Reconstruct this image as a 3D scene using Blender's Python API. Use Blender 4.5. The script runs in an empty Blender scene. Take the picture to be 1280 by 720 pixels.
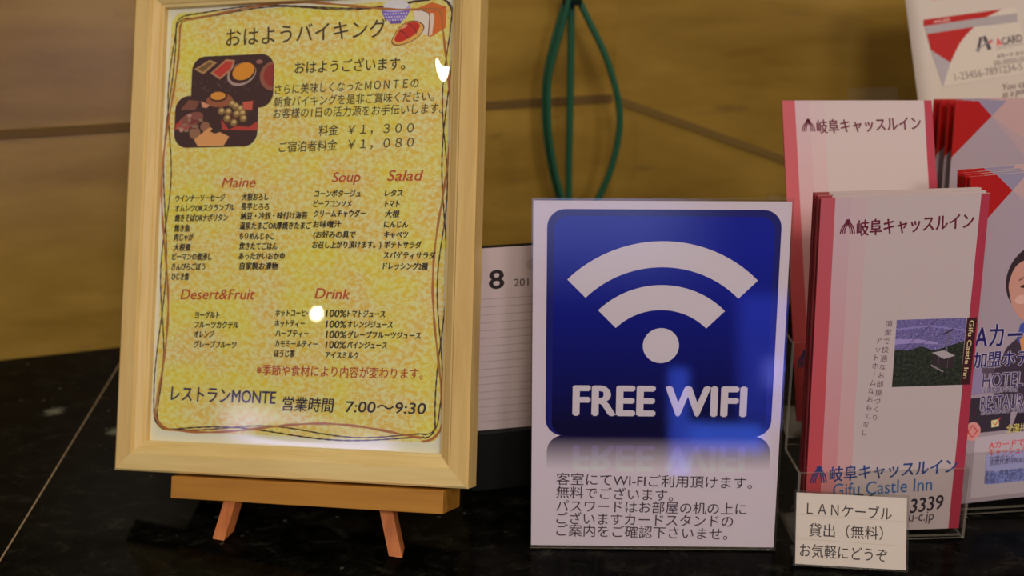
import bpy, bmesh, math, random
from mathutils import Vector, Matrix, noise
random.seed(7)
SC = bpy.context.scene
COL = SC.collection

# ------------------------------------------------------------------ camera
cam_d = bpy.data.cameras.new('camera')
cam_d.sensor_width = 36.0
cam_d.lens = 39.375
cam_d.clip_start = 0.02
cam_d.dof.use_dof = True
cam_d.dof.focus_distance = 0.66
cam_d.dof.aperture_fstop = 5.6
cam = bpy.data.objects.new('camera', cam_d)
COL.objects.link(cam)
cam.location = (0, 0, .392)
cam.rotation_euler = (math.radians(90 - 20.5), 0, 0)
SC.camera = cam

# ------------------------------------------------------------------ colour management
SC.view_settings.view_transform = 'Standard'
SC.view_settings.look = 'None'
SC.view_settings.gamma = 1.0
SC.view_settings.exposure = 0.0
SC.view_settings.use_curve_mapping = False


# ------------------------------------------------------------------ world: the dim lobby behind the counter
def build_world():
    w = bpy.data.worlds.new('lobby')
    SC.world = w
    w.use_nodes = True
    nt = w.node_tree
    N, L = nt.nodes, nt.links
    N.clear()

    def link(a, b):
        if isinstance(a, (int, float)):
            b.default_value = a
        else:
            L.new(a, b)

    def m(op, a, b=0.0):
        n = N.new('ShaderNodeMath')
        n.operation = op
        link(a, n.inputs[0])
        link(b, n.inputs[1])
        return n.outputs[0]

    def step(v, lo, hi):
        n = N.new('ShaderNodeMapRange')
        n.interpolation_type = 'SMOOTHSTEP'
        L.new(v, n.inputs[0])
        n.inputs[1].default_value = lo
        n.inputs[2].default_value = hi
        return n.outputs[0]
    tc = N.new('ShaderNodeTexCoord')
    sp = N.new('ShaderNodeSeparateXYZ')
    L.new(tc.outputs['Generated'], sp.inputs[0])
    X, Y, Z = sp.outputs
    ramp = N.new('ShaderNodeValToRGB')
    L.new(m('MULTIPLY_ADD', Z, .5), ramp.inputs[0])
    ramp.inputs[0].links[0].from_node.inputs[2].default_value = .5
    cr = ramp.color_ramp
    cr.elements[0].position = .455
    cr.elements[0].color = WORLD_LOW
    cr.elements[1].position = .60
    cr.elements[1].color = WORLD_HIGH
    col = ramp.outputs[0]
    back = step(Y, .0, -.3)
    for (x0, x1, z0, z1, soft, rgb, s) in WORLD_PANES:
        a = m('MULTIPLY', step(X, x0 - soft, x0 + soft), step(X, x1 + soft, x1 - soft))
        b = m('MULTIPLY', step(Z, z0 - soft, z0 + soft), step(Z, z1 + soft, z1 - soft))
        k = m('MULTIPLY', m('MULTIPLY', a, b), back)
        vm = N.new('ShaderNodeMix')
        vm.data_type = 'RGBA'
        vm.blend_type = 'ADD'
        L.new(k, vm.inputs[0])
        L.new(col, vm.inputs[6])
        vm.inputs[7].default_value = (rgb[0] * s, rgb[1] * s, rgb[2] * s, 1)
        col = vm.outputs[2]
    bg = N.new('ShaderNodeBackground')
    L.new(col, bg.inputs[0])
    out = N.new('ShaderNodeOutputWorld')
    L.new(bg.outputs[0], out.inputs[0])


WORLD_LOW = (.035, .026, .022, 1)
WORLD_HIGH = (.20, .165, .16, 1)
# windows and lit panels of the lobby seen only in reflections: x0, x1, z0, z1 of the direction, softness, colour, strength
WORLD_PANES = [
    (.105, .122, -.30, -.125, .005, (.06, .13, 1.0), 4.0),
    (.122, .185, -.195, -.172, .006, (.06, .15, 1.0), 6.0),
    (.165, .215, -.17, -.06, .010, (.06, .10, 1.0), 2.2),
    (.185, .205, -.14, -.115, .008, (.25, .28, 1.0), 2.6),
    (.235, .29, -.17, -.11, .012, (.40, .36, 1.0), 10.0),
    (-.05, .12, -.03, .10, .05, (.42, .50, 1.0), 1.5),
    (-.66, -.545, .235, .275, .012, (.55, .50, 1.0), 6.0),
]
build_world()


# ------------------------------------------------------------------ lamps of the lobby ceiling
def area(name, loc, target, size, power, color, shape='DISK', spread=180):
    d = bpy.data.lights.new(name, 'AREA')
    d.shape = shape
    d.size = size
    d.energy = power
    d.color = color
    d.spread = math.radians(spread)
    o = bpy.data.objects.new(name, d)
    COL.objects.link(o)
    o.location = loc
    o.rotation_euler = (Vector(target) - Vector(loc)).to_track_quat('-Z', 'Y').to_euler()
    return o


area('ceiling_light', (.22, -1.75, 1.85), (-.1, .65, .1), .5, 21.5, (1.0, .90, .76))
area('ceiling_light', (.95, -2.3, 1.65), (.2, .65, .1), .6, 21, (1.0, .90, .90))
area('ceiling_light', (.75, .35, 1.7), (.45, .95, .15), .4, 5.5, (1.0, .86, .62))
# small far spots whose glints show in the clear sheet over the menu
area('spot_light', (-.1 - .616 * 3.2, .62 - .702 * 3.2, .15 + .359 * 3.2), (-.1, .65, .15), .03, .19, (1.0, .92, .78))
area('ceiling_light', (-1.0, -1.79, 2.03), (-.05, .70, .27), .24, 4.0, (1.0, .94, .84))  # unseen lamp added to throw the large glint on the cover's blister


# ------------------------------------------------------------------ materials
def lin(c):
    c = c / 255
    return c / 12.92 if c <= .04045 else ((c + .055) / 1.055) ** 2.4


MATS = {}


def print_mat(rgb, rough=.55, gain=1.9):
    """ink or plain paint whose colour was read from the photograph (sRGB)"""
    key = ('p', rgb, rough)
    if key not in MATS:
        m = bpy.data.materials.new('ink')
        m.use_nodes = True
        b = m.node_tree.nodes['Principled BSDF']
        b.inputs['Base Color'].default_value = (*[min(.86, lin(c) * gain) for c in rgb], 1)
        b.inputs['Roughness'].default_value = rough
        b.inputs['Specular IOR Level'].default_value = .3
        MATS[key] = m
    return MATS[key]


def node_mat(name, build, rough=.5, spec=.5):
    if name in MATS:
        return MATS[name]
    m = bpy.data.materials.new(name)
    m.use_nodes = True
    nt = m.node_tree
    b = nt.nodes['Principled BSDF']
    b.inputs['Roughness'].default_value = rough
    b.inputs['Specular IOR Level'].default_value = spec
    build(nt, nt.nodes, nt.links, b)
    MATS[name] = m
    return m


def coords(nt, scale, rot=(0, 0, 0), loc=(0, 0, 0)):
    tc = nt.nodes.new('ShaderNodeTexCoord')
    mp = nt.nodes.new('ShaderNodeMapping')
    mp.inputs['Scale'].default_value = scale
    mp.inputs['Rotation'].default_value = rot
    mp.inputs['Location'].default_value = loc
    nt.links.new(tc.outputs['Object'], mp.inputs['Vector'])
    return mp.outputs['Vector']


def tex_noise(nt, vec, scale, detail=4, rough=.55, dist=0.0):
    n = nt.nodes.new('ShaderNodeTexNoise')
    n.inputs['Scale'].default_value = scale
    n.inputs['Detail'].default_value = detail
    n.inputs['Roughness'].default_value = rough
    n.inputs['Distortion'].default_value = dist
    nt.links.new(vec, n.inputs['Vector'])
    return n.outputs['Fac']


def ramp(nt, fac, stops):
    r = nt.nodes.new('ShaderNodeValToRGB')
    e = r.color_ramp.elements
    while len(e) < len(stops):
        e.new(.5)
    for i, (p, c) in enumerate(stops):
        e[i].position = p
        e[i].color = (*c, 1)
    nt.links.new(fac, r.inputs[0])
    return r.outputs[0]


def mixc(nt, fac, a, b, mode='MIX'):
    n = nt.nodes.new('ShaderNodeMix')
    n.data_type = 'RGBA'
    n.blend_type = mode
    for v, i in ((fac, 0), (a, 6), (b, 7)):
        if isinstance(v, (int, float)):
            n.inputs[i].default_value = v
        elif isinstance(v, tuple):
            n.inputs[i].default_value = (*v, 1)
        else:
            nt.links.new(v, n.inputs[i])
    return n.outputs[2]


def bump(nt, b, fac, strength, dist):
    n = nt.nodes.new('ShaderNodeBump')
    n.inputs['Strength'].default_value = strength
    n.inputs['Distance'].default_value = dist
    nt.links.new(fac, n.inputs['Height'])
    nt.links.new(n.outputs[0], b.inputs['Normal'])


def S(r, g, b, gain=1.9):
    return tuple(min(.86, lin(c) * gain) for c in (r, g, b))


def wall_build(nt, N, L, b):
    f = tex_noise(nt, coords(nt, (2.2, 2.2, 9)), 2.2, 7, .6, .3)
    base = ramp(nt, f, [(.30, S(98, 75, 27)), (.5, S(116, 91, 37)), (.68, S(129, 103, 45))])
    s = tex_noise(nt, coords(nt, (7, 7, 34)), 2.0, 6, .7)
    pit = ramp(nt, s, [(.60, (0, 0, 0)), (.72, (1, 1, 1))])
    c = mixc(nt, pit, base, S(92, 72, 36))
    L.new(c, b.inputs['Base Color'])


def granite_build(nt, N, L, b):
    v = coords(nt, (1, 1, 1))
    n = tex_noise(nt, coords(nt, (1, 1.6, 1), (0, 0, .6)), 46, 8, .72, .6)
    base = ramp(nt, n, [(.44, (.0012, .0012, .0009)), (.57, (.005, .005, .0036)), (.70, (.022, .0225, .0155))])
    vo = N.new('ShaderNodeTexVoronoi')
    vo.inputs['Scale'].default_value = 34
    L.new(v, vo.inputs['Vector'])
    d = tex_noise(nt, v, 140, 5, .75)
    add = N.new('ShaderNodeMath')
    add.operation = 'MULTIPLY_ADD'
    L.new(d, add.inputs[0])
    add.inputs[1].default_value = .5
    L.new(vo.outputs['Distance'], add.inputs[2])
    sep = N.new('ShaderNodeSeparateColor')
    L.new(vo.outputs['Color'], sep.inputs[0])
    keep = ramp(nt, sep.outputs[0], [(.95, (0, 0, 0)), (.96, (1, 1, 1))])
    core = ramp(nt, add.outputs[0], [(.34, (1, 1, 1)), (.56, (0, 0, 0))])
    k = mixc(nt, 1.0, keep, core, 'MULTIPLY')
    c = mixc(nt, k, base, (.20, .21, .15))
    vo2 = N.new('ShaderNodeTexVoronoi')
    vo2.inputs['Scale'].default_value = 230
    L.new(v, vo2.inputs['Vector'])
    sep2 = N.new('ShaderNodeSeparateColor')
    L.new(vo2.outputs['Color'], sep2.inputs[0])
    k2 = mixc(nt, 1.0, ramp(nt, sep2.outputs[1], [(.982, (0, 0, 0)), (.99, (1, 1, 1))]),
              ramp(nt, vo2.outputs['Distance'], [(.18, (1, 1, 1)), (.4, (0, 0, 0))]), 'MULTIPLY')
    c = mixc(nt, k2, c, (.07, .07, .055))
    L.new(c, b.inputs['Base Color'])
    b.inputs['IOR'].default_value = 1.25


def wood_build(light, dark, axis):
    def f(nt, N, L, b):
        sc = (26, 420, 420) if axis == 'x' else (420, 26, 420)
        g = tex_noise(nt, coords(nt, sc), .55, 5, .6, .4)
        sc2 = (9, 110, 110) if axis == 'x' else (110, 9, 110)
        g2 = tex_noise(nt, coords(nt, sc2), 1.0, 3, .5, .6)
        c = mixc(nt, .5, ramp(nt, g, [(.3, dark), (.65, light)]), ramp(nt, g2, [(.35, dark), (.6, light)]))
        L.new(c, b.inputs['Base Color'])
        bump(nt, b, g, .12, .0004)
    return f


def yellow_build(nt, N, L, b):
    v = coords(nt, (1, 1.25, 1), (0, 0, .5))
    n = tex_noise(nt, v, 300, 2, .55, .5)
    n2 = tex_noise(nt, v, 26, 3, .5)
    hi = mixc(nt, ramp(nt, n2, [(.40, (0, 0, 0)), (.62, (1, 1, 1))]), S(198, 176, 124), S(198, 178, 96))
    c = ramp(nt, n, [(.38, (0, 0, 0)), (.60, (1, 1, 1))])
    lo = mixc(nt, ramp(nt, n2, [(.42, (0, 0, 0)), (.6, (1, 1, 1))]), S(182, 150, 60), S(186, 163, 48))
    L.new(mixc(nt, c, lo, hi), b.inputs['Base Color'])
    bump(nt, b, n, .35, .0006)


def forest_build(nt, N, L, b):
    n = tex_noise(nt, coords(nt, (1, 1, 1)), 560, 5, .7)
    L.new(ramp(nt, n, [(.38, S(18, 20, 18)), (.58, S(42, 47, 33)), (.74, S(76, 68, 54))]), b.inputs['Base Color'])


def town_build(nt, N, L, b):
    n = tex_noise(nt, coords(nt, (1, 2.2, 1)), 800, 5, .75)
    L.new(ramp(nt, n, [(.35, S(58, 52, 96)), (.52, S(86, 78, 124)), (.68, S(150, 138, 164))]), b.inputs['Base Color'])


def fade_build(top, bottom, y0, y1):
    """a printed fade of the artwork between two heights of the sheet"""
    def f(nt, N, L, b):
        sp = N.new('ShaderNodeSeparateXYZ')
        L.new(coords(nt, (1, 1, 1)), sp.inputs[0])
        mr = N.new('ShaderNodeMapRange')
        mr.inputs[1].default_value = y0
        mr.inputs[2].default_value = y1
        L.new(sp.outputs[1], mr.inputs[0])
        L.new(mixc(nt, mr.outputs[0], bottom, top), b.inputs['Base Color'])
    return f


def clear_mat(name, tint, ior=1.45, rough=.015, add=0.0):
    if name in MATS:
        return MATS[name]
    m = bpy.data.materials.new(name)
    m.use_nodes = True
    nt = m.node_tree
    N, L = nt.nodes, nt.links
    N.clear()
    t = N.new('ShaderNodeBsdfTransparent')
    t.inputs[0].default_value = (*tint, 1)
    g = N.new('ShaderNodeBsdfGlossy')
    g.inputs['Roughness'].default_value = rough
    g.inputs[0].default_value = (1, 1, 1, 1)
    # thin-sheet reflectance (Schlick), the same from either side so that light passes straight through
    ge = N.new('ShaderNodeNewGeometry')
    dt = N.new('ShaderNodeVectorMath')
    dt.operation = 'DOT_PRODUCT'
    L.new(ge.outputs['Incoming'], dt.inputs[0])
    L.new(ge.outputs['Normal'], dt.inputs[1])

    def mth(op, x, y):
        n = N.new('ShaderNodeMath')
        n.operation = op
        for v, i in ((x, 0), (y, 1)):
            if isinstance(v, (int, float)):
                n.inputs[i].default_value = v
            else:
                L.new(v, n.inputs[i])
        return n.outputs[0]
    k = mth('POWER', mth('SUBTRACT', 1.0, mth('ABSOLUTE', dt.outputs['Value'], 0)), 5.0)
    r0 = ((ior - 1) / (ior + 1)) ** 2
    fac = mth('ADD', mth('MULTIPLY', k, .9 - r0), r0)
    mx = N.new('ShaderNodeMixShader')
    L.new(fac, mx.inputs[0])
    L.new(t.outputs[0], mx.inputs[1])
    L.new(g.outputs[0], mx.inputs[2])
    o = N.new('ShaderNodeOutputMaterial')
    L.new(mx.outputs[0], o.inputs[0])
    MATS[name] = m
    return m


def edge_mat():
    """polished cut edge of clear acrylic: catches light, pale olive"""
    if 'acrylic_edge' in MATS:
        return MATS['acrylic_edge']
    m = bpy.data.materials.new('acrylic_edge')
    m.use_nodes = True
    nt = m.node_tree
    N, L = nt.nodes, nt.links
    b = N['Principled BSDF']
    b.inputs['Base Color'].default_value = (.42, .38, .30, 1)
    b.inputs['Roughness'].default_value = .15
    t = N.new('ShaderNodeBsdfTransparent')
    mx = N.new('ShaderNodeMixShader')
    mx.inputs[0].default_value = .34
    L.new(t.outputs[0], mx.inputs[1])
    L.new(b.outputs[0], mx.inputs[2])
    L.new(mx.outputs[0], N['Material Output'].inputs[0])
    MATS['acrylic_edge'] = m
    return m


CLEAR = clear_mat('clear_acrylic', (.97, .97, .96))
FILM = clear_mat('clear_film', (.99, .99, .985))
EDGE = edge_mat()
WALL = node_mat('travertine', wall_build, .22, .35)
GRANITE = node_mat('black_granite', granite_build, .12, .12)
PINE_X = node_mat('pine_along', wood_build(S(180, 160, 108), S(166, 143, 87), 'x'), .45, .4)
PINE_Y = node_mat('pine_upright', wood_build(S(174, 149, 94), S(160, 132, 77), 'y'), .45, .4)
OAK_X = node_mat('orange_wood_along', wood_build(S(146, 102, 36), S(128, 84, 27), 'x'), .4, .4)
OAK_Y = node_mat('orange_wood_upright', wood_build(S(160, 96, 52), S(134, 74, 36), 'y'), .45, .4)
PAPER = print_mat((157, 143, 141), .5)
PAPER_WARM = print_mat((178, 168, 160), .5)
PAPER_COOL = print_mat((181, 168, 178), .5)
PAPER_MENU = print_mat((200, 186, 158), .5)
YELLOW = node_mat('mottled_yellow_print', yellow_build, .5, .3)
FOREST = node_mat('forest_print', forest_build, .4, .3)
TOWN = node_mat('town_print', town_build, .4, .3)


# ------------------------------------------------------------------ object helpers
def link(o, parent=None):
    COL.objects.link(o)
    if parent is not None:
        o.parent = parent
    return o


def tag(o, label=None, cat=None, group=None, kind=None):
    for k, v in (('label', label), ('category', cat), ('group', group), ('kind', kind)):
        if v:
            o[k] = v
    return o


def mesh_obj(name, verts, faces, mats, parent=None, fmat=None, smooth=False):
    me = bpy.data.meshes.new(name)
    me.from_pydata([tuple(v) for v in verts], [], faces)
    for m in (mats if isinstance(mats, (list, tuple)) else [mats]):
        me.materials.append(m)
    if fmat:
        for p, i in zip(me.polygons, fmat):
            p.material_index = i
    if smooth:
        for p in me.polygons:
            p.use_smooth = True
    me.update()
    o = bpy.data.objects.new(name, me)
    return link(o, parent)


def fix_normals(o):
    bm = bmesh.new()
    bm.from_mesh(o.data)
    bmesh.ops.recalc_face_normals(bm, faces=bm.faces)
    bm.to_mesh(o.data)
    bm.free()
    return o


def pose(o, org, yaw, lean, roll=0.0):
    """stand an upright sheet: local x along it, local y up it, local z out of its face"""
    y, l, r = math.radians(yaw), math.radians(lean), math.radians(roll)
    u = Vector((math.cos(y), math.sin(y), 0))
    b = Vector((-math.sin(y), math.cos(y), 0))
    v = b * math.sin(l) + Vector((0, 0, math.cos(l)))
    n = u.cross(v)
    u2 = u * math.cos(r) + v * math.sin(r)
    v2 = -u * math.sin(r) + v * math.cos(r)
    m = Matrix((u2, v2, n)).transposed().to_4x4()
    m.translation = Vector(org)
    o.matrix_world = m
    return m


def empty(name, label, cat, group=None):
    o = bpy.data.objects.new(name, None)
    o.empty_display_size = .02
    link(o)
    return tag(o, label, cat, group)


def box_faces(o=0):
    return [(o + 0, o + 3, o + 2, o + 1), (o + 4, o + 5, o + 6, o + 7), (o + 0, o + 1, o + 5, o + 4),
            (o + 1, o + 2, o + 6, o + 5), (o + 2, o + 3, o + 7, o + 6), (o + 3, o + 0, o + 4, o + 7)]


def box(name, lo, hi, mat, parent=None, bevel=0.0):
    """box in millimetres"""
    x0, y0, z0 = [v / 1000 for v in lo]
    x1, y1, z1 = [v / 1000 for v in hi]
    v = [(x0, y0, z0), (x1, y0, z0), (x1, y1, z0), (x0, y1, z0), (x0, y0, z1), (x1, y0, z1), (x1, y1, z1), (x0, y1, z1)]
    o = mesh_obj(name, v, box_faces(), mat, parent)
    if bevel:
        bm = bmesh.new()
        bm.from_mesh(o.data)
        bmesh.ops.bevel(bm, geom=list(bm.edges), offset=bevel / 1000, segments=2, affect='EDGES', profile=.6)
        bm.to_mesh(o.data)
        bm.free()
    return o


def prism(name, pts, z0, z1, mats, parent=None, side=0):
    """polygon (x, y) in mm raised between two heights; mats[side] on the rim"""
    n = len(pts)
    v = [(x / 1000, y / 1000, z0 / 1000) for x, y in pts] + [(x / 1000, y / 1000, z1 / 1000) for x, y in pts]
    f = [tuple(range(n))[::-1], tuple(range(n, 2 * n))] + [(i, (i + 1) % n, n + (i + 1) % n, n + i) for i in range(n)]
    o = mesh_obj(name, v, f, mats, parent, [0, 0] + [side] * n)
    return fix_normals(o)


def tube(name, pts, r, mat, parent=None, sides=10):
    """round strand through points in metres"""
    P = [Vector(p) for p in pts]
    v, f = [], []
    ref = Vector((0, 0, 1))
    for i, p in enumerate(P):
        t = (P[min(i + 1, len(P) - 1)] - P[max(i - 1, 0)]).normalized()
        a = t.cross(ref if abs(t.dot(ref)) < .95 else Vector((1, 0, 0))).normalized()
        if i and a.dot(pa) < 0:
            a = -a
        pa = a
        b = t.cross(a)
        for k in range(sides):
            q = 2 * math.pi * k / sides
            v.append(p + a * math.cos(q) * r + b * math.sin(q) * r)
    for i in range(len(P) - 1):
        for k in range(sides):
            k2 = (k + 1) % sides
            f.append((i * sides + k, i * sides + k2, (i + 1) * sides + k2, (i + 1) * sides + k))
    f += [tuple(range(sides))[::-1], tuple(range((len(P) - 1) * sides, len(P) * sides))]
    return fix_normals(mesh_obj(name, v, f, mat, parent, smooth=True))


def smooth_path(pts, n=8, closed=False):
    out = []
    m = len(pts)
    for i in range(m if closed else m - 1):
        g = (lambda j: pts[j % m]) if closed else (lambda j: pts[max(0, min(m - 1, j))])
        p0, p1, p2, p3 = [Vector(g(i + k)) for k in (-1, 0, 1, 2)]
        for k in range(n):
            t = k / n
            out.append(.5 * ((2 * p1) + (p2 - p0) * t + (2 * p0 - 5 * p1 + 4 * p2 - p3) * t * t + (3 * p1 - p0 - 3 * p2 + p3) * t ** 3))
    if not closed:
        out.append(Vector(pts[-1]))
    return out


# ------------------------------------------------------------------ printing: flat artwork on a sheet (millimetres)
GLYPHS = {}


def glyphs(s, shear=0.0, res=3):
    key = (s, shear)
    if key not in GLYPHS:
        c = bpy.data.curves.new('lettering', 'FONT')
        c.body = s
        c.shear = shear
        c.resolution_u = res
        o = bpy.data.objects.new('lettering', c)
        COL.objects.link(o)
        me = o.to_mesh()
        v = [(p.co.x, p.co.y) for p in me.vertices]
        f = [tuple(p.vertices) for p in me.polygons]
        o.to_mesh_clear()
        bpy.data.objects.remove(o)
        bpy.data.curves.remove(c)
        GLYPHS[key] = (v, f)
    return GLYPHS[key]


def ref_box(ch):
    v, f = glyphs(ch)
    ys = [q[1] for q in v]
    return min(ys), max(ys)


def rrect(x0, y0, x1, y1, r, n=7, corners='1111'):
    out = []
    for k, (cx, cy, a) in enumerate(((x1 - r, y0 + r, -90), (x1 - r, y1 - r, 0), (x0 + r, y1 - r, 90), (x0 + r, y0 + r, 180))):
        if corners[k] == '0':
            out.append([(x1, y0), (x1, y1), (x0, y1), (x0, y0)][k])
            continue
        for i in range(n + 1):
            q = math.radians(a + 90 * i / n)
            out.append((cx + r * math.cos(q), cy + r * math.sin(q)))
    return out


def oval(cx, cy, rx, ry, n=24, rot=0.0, a0=0, a1=360):
    c, s = math.cos(math.radians(rot)), math.sin(math.radians(rot))
    out = []
    full = abs(a1 - a0) >= 360
    for i in range(n if full else n + 1):
        q = math.radians(a0 + (a1 - a0) * i / n)
        x, y = rx * math.cos(q), ry * math.sin(q)
        out.append((cx + x * c - y * s, cy + x * s + y * c))
    return out


def clip(pts, axis, lim, keep_less=True):
    out = []
    n = len(pts)
    for i in range(n):
        a, b = pts[i], pts[(i + 1) % n]
        ia = (a[axis] <= lim) == keep_less
        ib = (b[axis] <= lim) == keep_less
        if ia:
            out.append(a)
        if ia != ib:
            t = (lim - a[axis]) / (b[axis] - a[axis])
            out.append((a[0] + (b[0] - a[0]) * t, a[1] + (b[1] - a[1]) * t))
    return out


class Art:
    STEP = .045

    def __init__(self, layer=1):
        self.v, self.f, self.fm, self.m, self.base = [], [], [], [], layer

    def mi(self, mat):
        if isinstance(mat, tuple):
            mat = print_mat(mat)
        if mat not in self.m:
            self.m.append(mat)
        return self.m.index(mat)

    def add(self, pts, faces, mat, layer):
        z = (self.base + layer) * self.STEP
        o = len(self.v)
        self.v += [(x / 1000, y / 1000, z / 1000) for x, y in pts]
        k = self.mi(mat)
        for f in faces:
            self.f.append(tuple(o + i for i in f))
            self.fm.append(k)

    def poly(self, pts, mat, layer=0):
        if len(pts) < 3:
            return
        a = sum(pts[i][0] * pts[(i + 1) % len(pts)][1] - pts[(i + 1) % len(pts)][0] * pts[i][1] for i in range(len(pts)))
        if a < 0:
            pts = pts[::-1]
        self.add(pts, [tuple(range(len(pts)))], mat, layer)

    def stroke(self, pts, w, mat, layer=0, dash=0):
        P = [Vector(p[:2]) for p in pts]
        L, R = [], []
        for i, p in enumerate(P):
            t = P[min(i + 1, len(P) - 1)] - P[max(i - 1, 0)]
            t.normalize()
            nn = Vector((-t.y, t.x)) * (w(i / len(P)) if callable(w) else w) / 2
            L.append(tuple(p + nn))
            R.append(tuple(p - nn))
        n = len(P)
        self.add(L + R, [(n + i, n + i + 1, i + 1, i) for i in range(n - 1) if not dash or (i % dash) != dash - 1], mat, layer)

    def text(self, s, x, y, w, h, ang, mat, layer=0, shear=0.0, bold=0.0):
        """x, y = left end and mid height; w = width, h = height of a full glyph"""
        v, f = glyphs(s, shear)
        cjk = any(ord(c) > 0x2000 for c in s)
        lo, hi = ref_box('国' if cjk else 'H')
        x0, x1 = min(q[0] for q in v), max(q[0] for q in v)
        sx, sy = w / (x1 - x0), h / (hi - lo)
        c, sn = math.cos(math.radians(ang)), math.sin(math.radians(ang))
        shifts = [(0, 0)] if not bold else [(-bold, 0), (bold, 0), (0, -bold * .7), (0, bold * .7)]
        for i, (dx, dy) in enumerate(shifts):
            pts = []
            for q in v:
                a, b = (q[0] - x0) * sx + dx, (q[1] - (lo + hi) / 2) * sy + dy
                pts.append((x + a * c - b * sn, y + a * sn + b * c))
            self.add(pts, f, mat, layer + .06 * i)

    def lines(self, table, mat, layer=0, shear=0.0, bold=0.0):
        for s, x, y, w, h, a in table:
            self.text(s, x, y, w, h, a, mat, layer, shear, bold)

    def upright(self, s, p0, p1, size, mat, layer=0, bold=0.0):
        """Japanese set vertically from p0 (top) to p1"""
        n = len(s)
        for i, ch in enumerate(s):
            t = i / max(1, n - 1)
            x, y = p0[0] + (p1[0] - p0[0]) * t, p0[1] + (p1[1] - p0[1]) * t
            v, f = glyphs(ch)
            lo, hi = ref_box('国')
            k = size / (hi - lo)
            xs = [q[0] for q in v]
            cx = (min(xs) + max(xs)) / 2
            cy = (lo + hi) / 2
            pts = [((q[0] - cx) * k, (q[1] - cy) * k) for q in v]
            if ch == 'ー':
                pts = [(b, -a) for a, b in pts]
            self.add([(x + a, y + b) for a, b in pts], f, mat, layer)

    def build(self, name, parent):
        return mesh_obj(name, self.v, self.f, self.m, parent, self.fm)


# ================================================================== SETTING
LD = math.radians(16.9)
RD = math.radians(-10.0)
CORNER = Vector((.0949, 1.0346, 0))
LU = Vector((math.cos(LD), math.sin(LD), 0))      # along the left wall
LN = Vector((-math.sin(LD), math.cos(LD), 0))     # into the left wall
RU = Vector((math.cos(RD), math.sin(RD), 0))
RN = Vector((-math.sin(RD), math.cos(RD), 0))


def wall(name, p, u, n, length, height, z0=-.04):
    """slab whose room face runs from p along u; local x along it, local z up"""
    t = .03
    v = []
    for z in (z0, height):
        v += [(0, 0, z), (length, 0, z), (length, t, z), (0, t, z)]
    o = mesh_obj(name, v, box_faces(), WALL)
    m = Matrix((u, n, Vector((0, 0, 1)))).transposed().to_4x4()
    m.translation = p
    o.matrix_world = m
    return tag(fix_normals(o), kind='structure')


wl = wall('wall_left', CORNER - LU * 1.3, LU, LN, 1.3, 1.1)
wr = wall('wall_right', CORNER + RN * .0004, RU, RN, 1.1, 1.1)
GROUT = node_mat('grout', lambda nt, N, L, b: setattr(b.inputs['Base Color'], 'default_value', (*S(80, 60, 29), 1)), .6, .2)
GROUT_R = node_mat('grout_pale', lambda nt, N, L, b: setattr(b.inputs['Base Color'], 'default_value', (*S(92, 72, 34), 1)), .5, .2)


def seam(name, pa, pb, w, mat, n, parent):
    """shallow grout line laid along a wall from pa to pb (world)"""
    d = (pb - pa).normalized()
    s = d.cross(n).normalized() * w / 2
    v = []
    for off in (-.0012, .002):
        v += [pa - s + n * off, pb - s + n * off, pb + s + n * off, pa + s + n * off]
    inv = parent.matrix_world.inverted()
    return fix_normals(mesh_obj(name, [inv @ q for q in v], box_faces(), mat, parent))


bpy.context.view_layer.update()
seam('grout_line', CORNER - LU * 1.29 + Vector((0, 0, .193)), CORNER - LU * .002 + Vector((0, 0, .1935)), .0075, GROUT, LN, wl)
seam('grout_line', CORNER + RU * .004 + Vector((0, 0, .1913)), CORNER + RU * .40 + Vector((0, 0, .0635)), .007, GROUT_R, RN, wr)

# the counter: two polished slabs meeting at a thin pale joint, cut along the walls
ct = empty('countertop', 'polished black granite counter top under everything, with a thin pale joint at left', 'counter')
fl, fr_ = -.2945, .38
J0 = (-.2950, .38)
JD = ((-.331 + .310) / (.852 - .577))
gap = .0007


def joint_x(y):
    return -.331 + (y - .852) * JD


def wall_y(x):
    return (CORNER + LU * ((x - CORNER.x) / LU.x)).y if x < CORNER.x else (CORNER + RU * ((x - CORNER.x) / RU.x)).y


jy = wall_y(-.336)
jb = joint_x(jy)
e = .001
pl = [(-1.0, .38), (joint_x(.38) - gap, .38), (jb - gap, wall_y(jb) - e), (-1.0, wall_y(-1.0) - e)]
pr = [(joint_x(.38) + gap, .38), (1.0, .38), (1.0, wall_y(1.0) - e), (CORNER.x, CORNER.y - e), (jb + gap, wall_y(jb) - e)]
pj = [(joint_x(.38) - gap, .38), (joint_x(.38) + gap, .38), (jb + gap, wall_y(jb) - e), (jb - gap, wall_y(jb) - e)]
for nm, pp, mt, top in (('slab', pl, GRANITE, 0), ('slab', pr, GRANITE, 0), ('joint_strip', pj, print_mat((112, 98, 76), .6), -.15)):
    prism(nm, [(x * 1000, y * 1000) for x, y in pp], -40, top, mt, ct)

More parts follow.
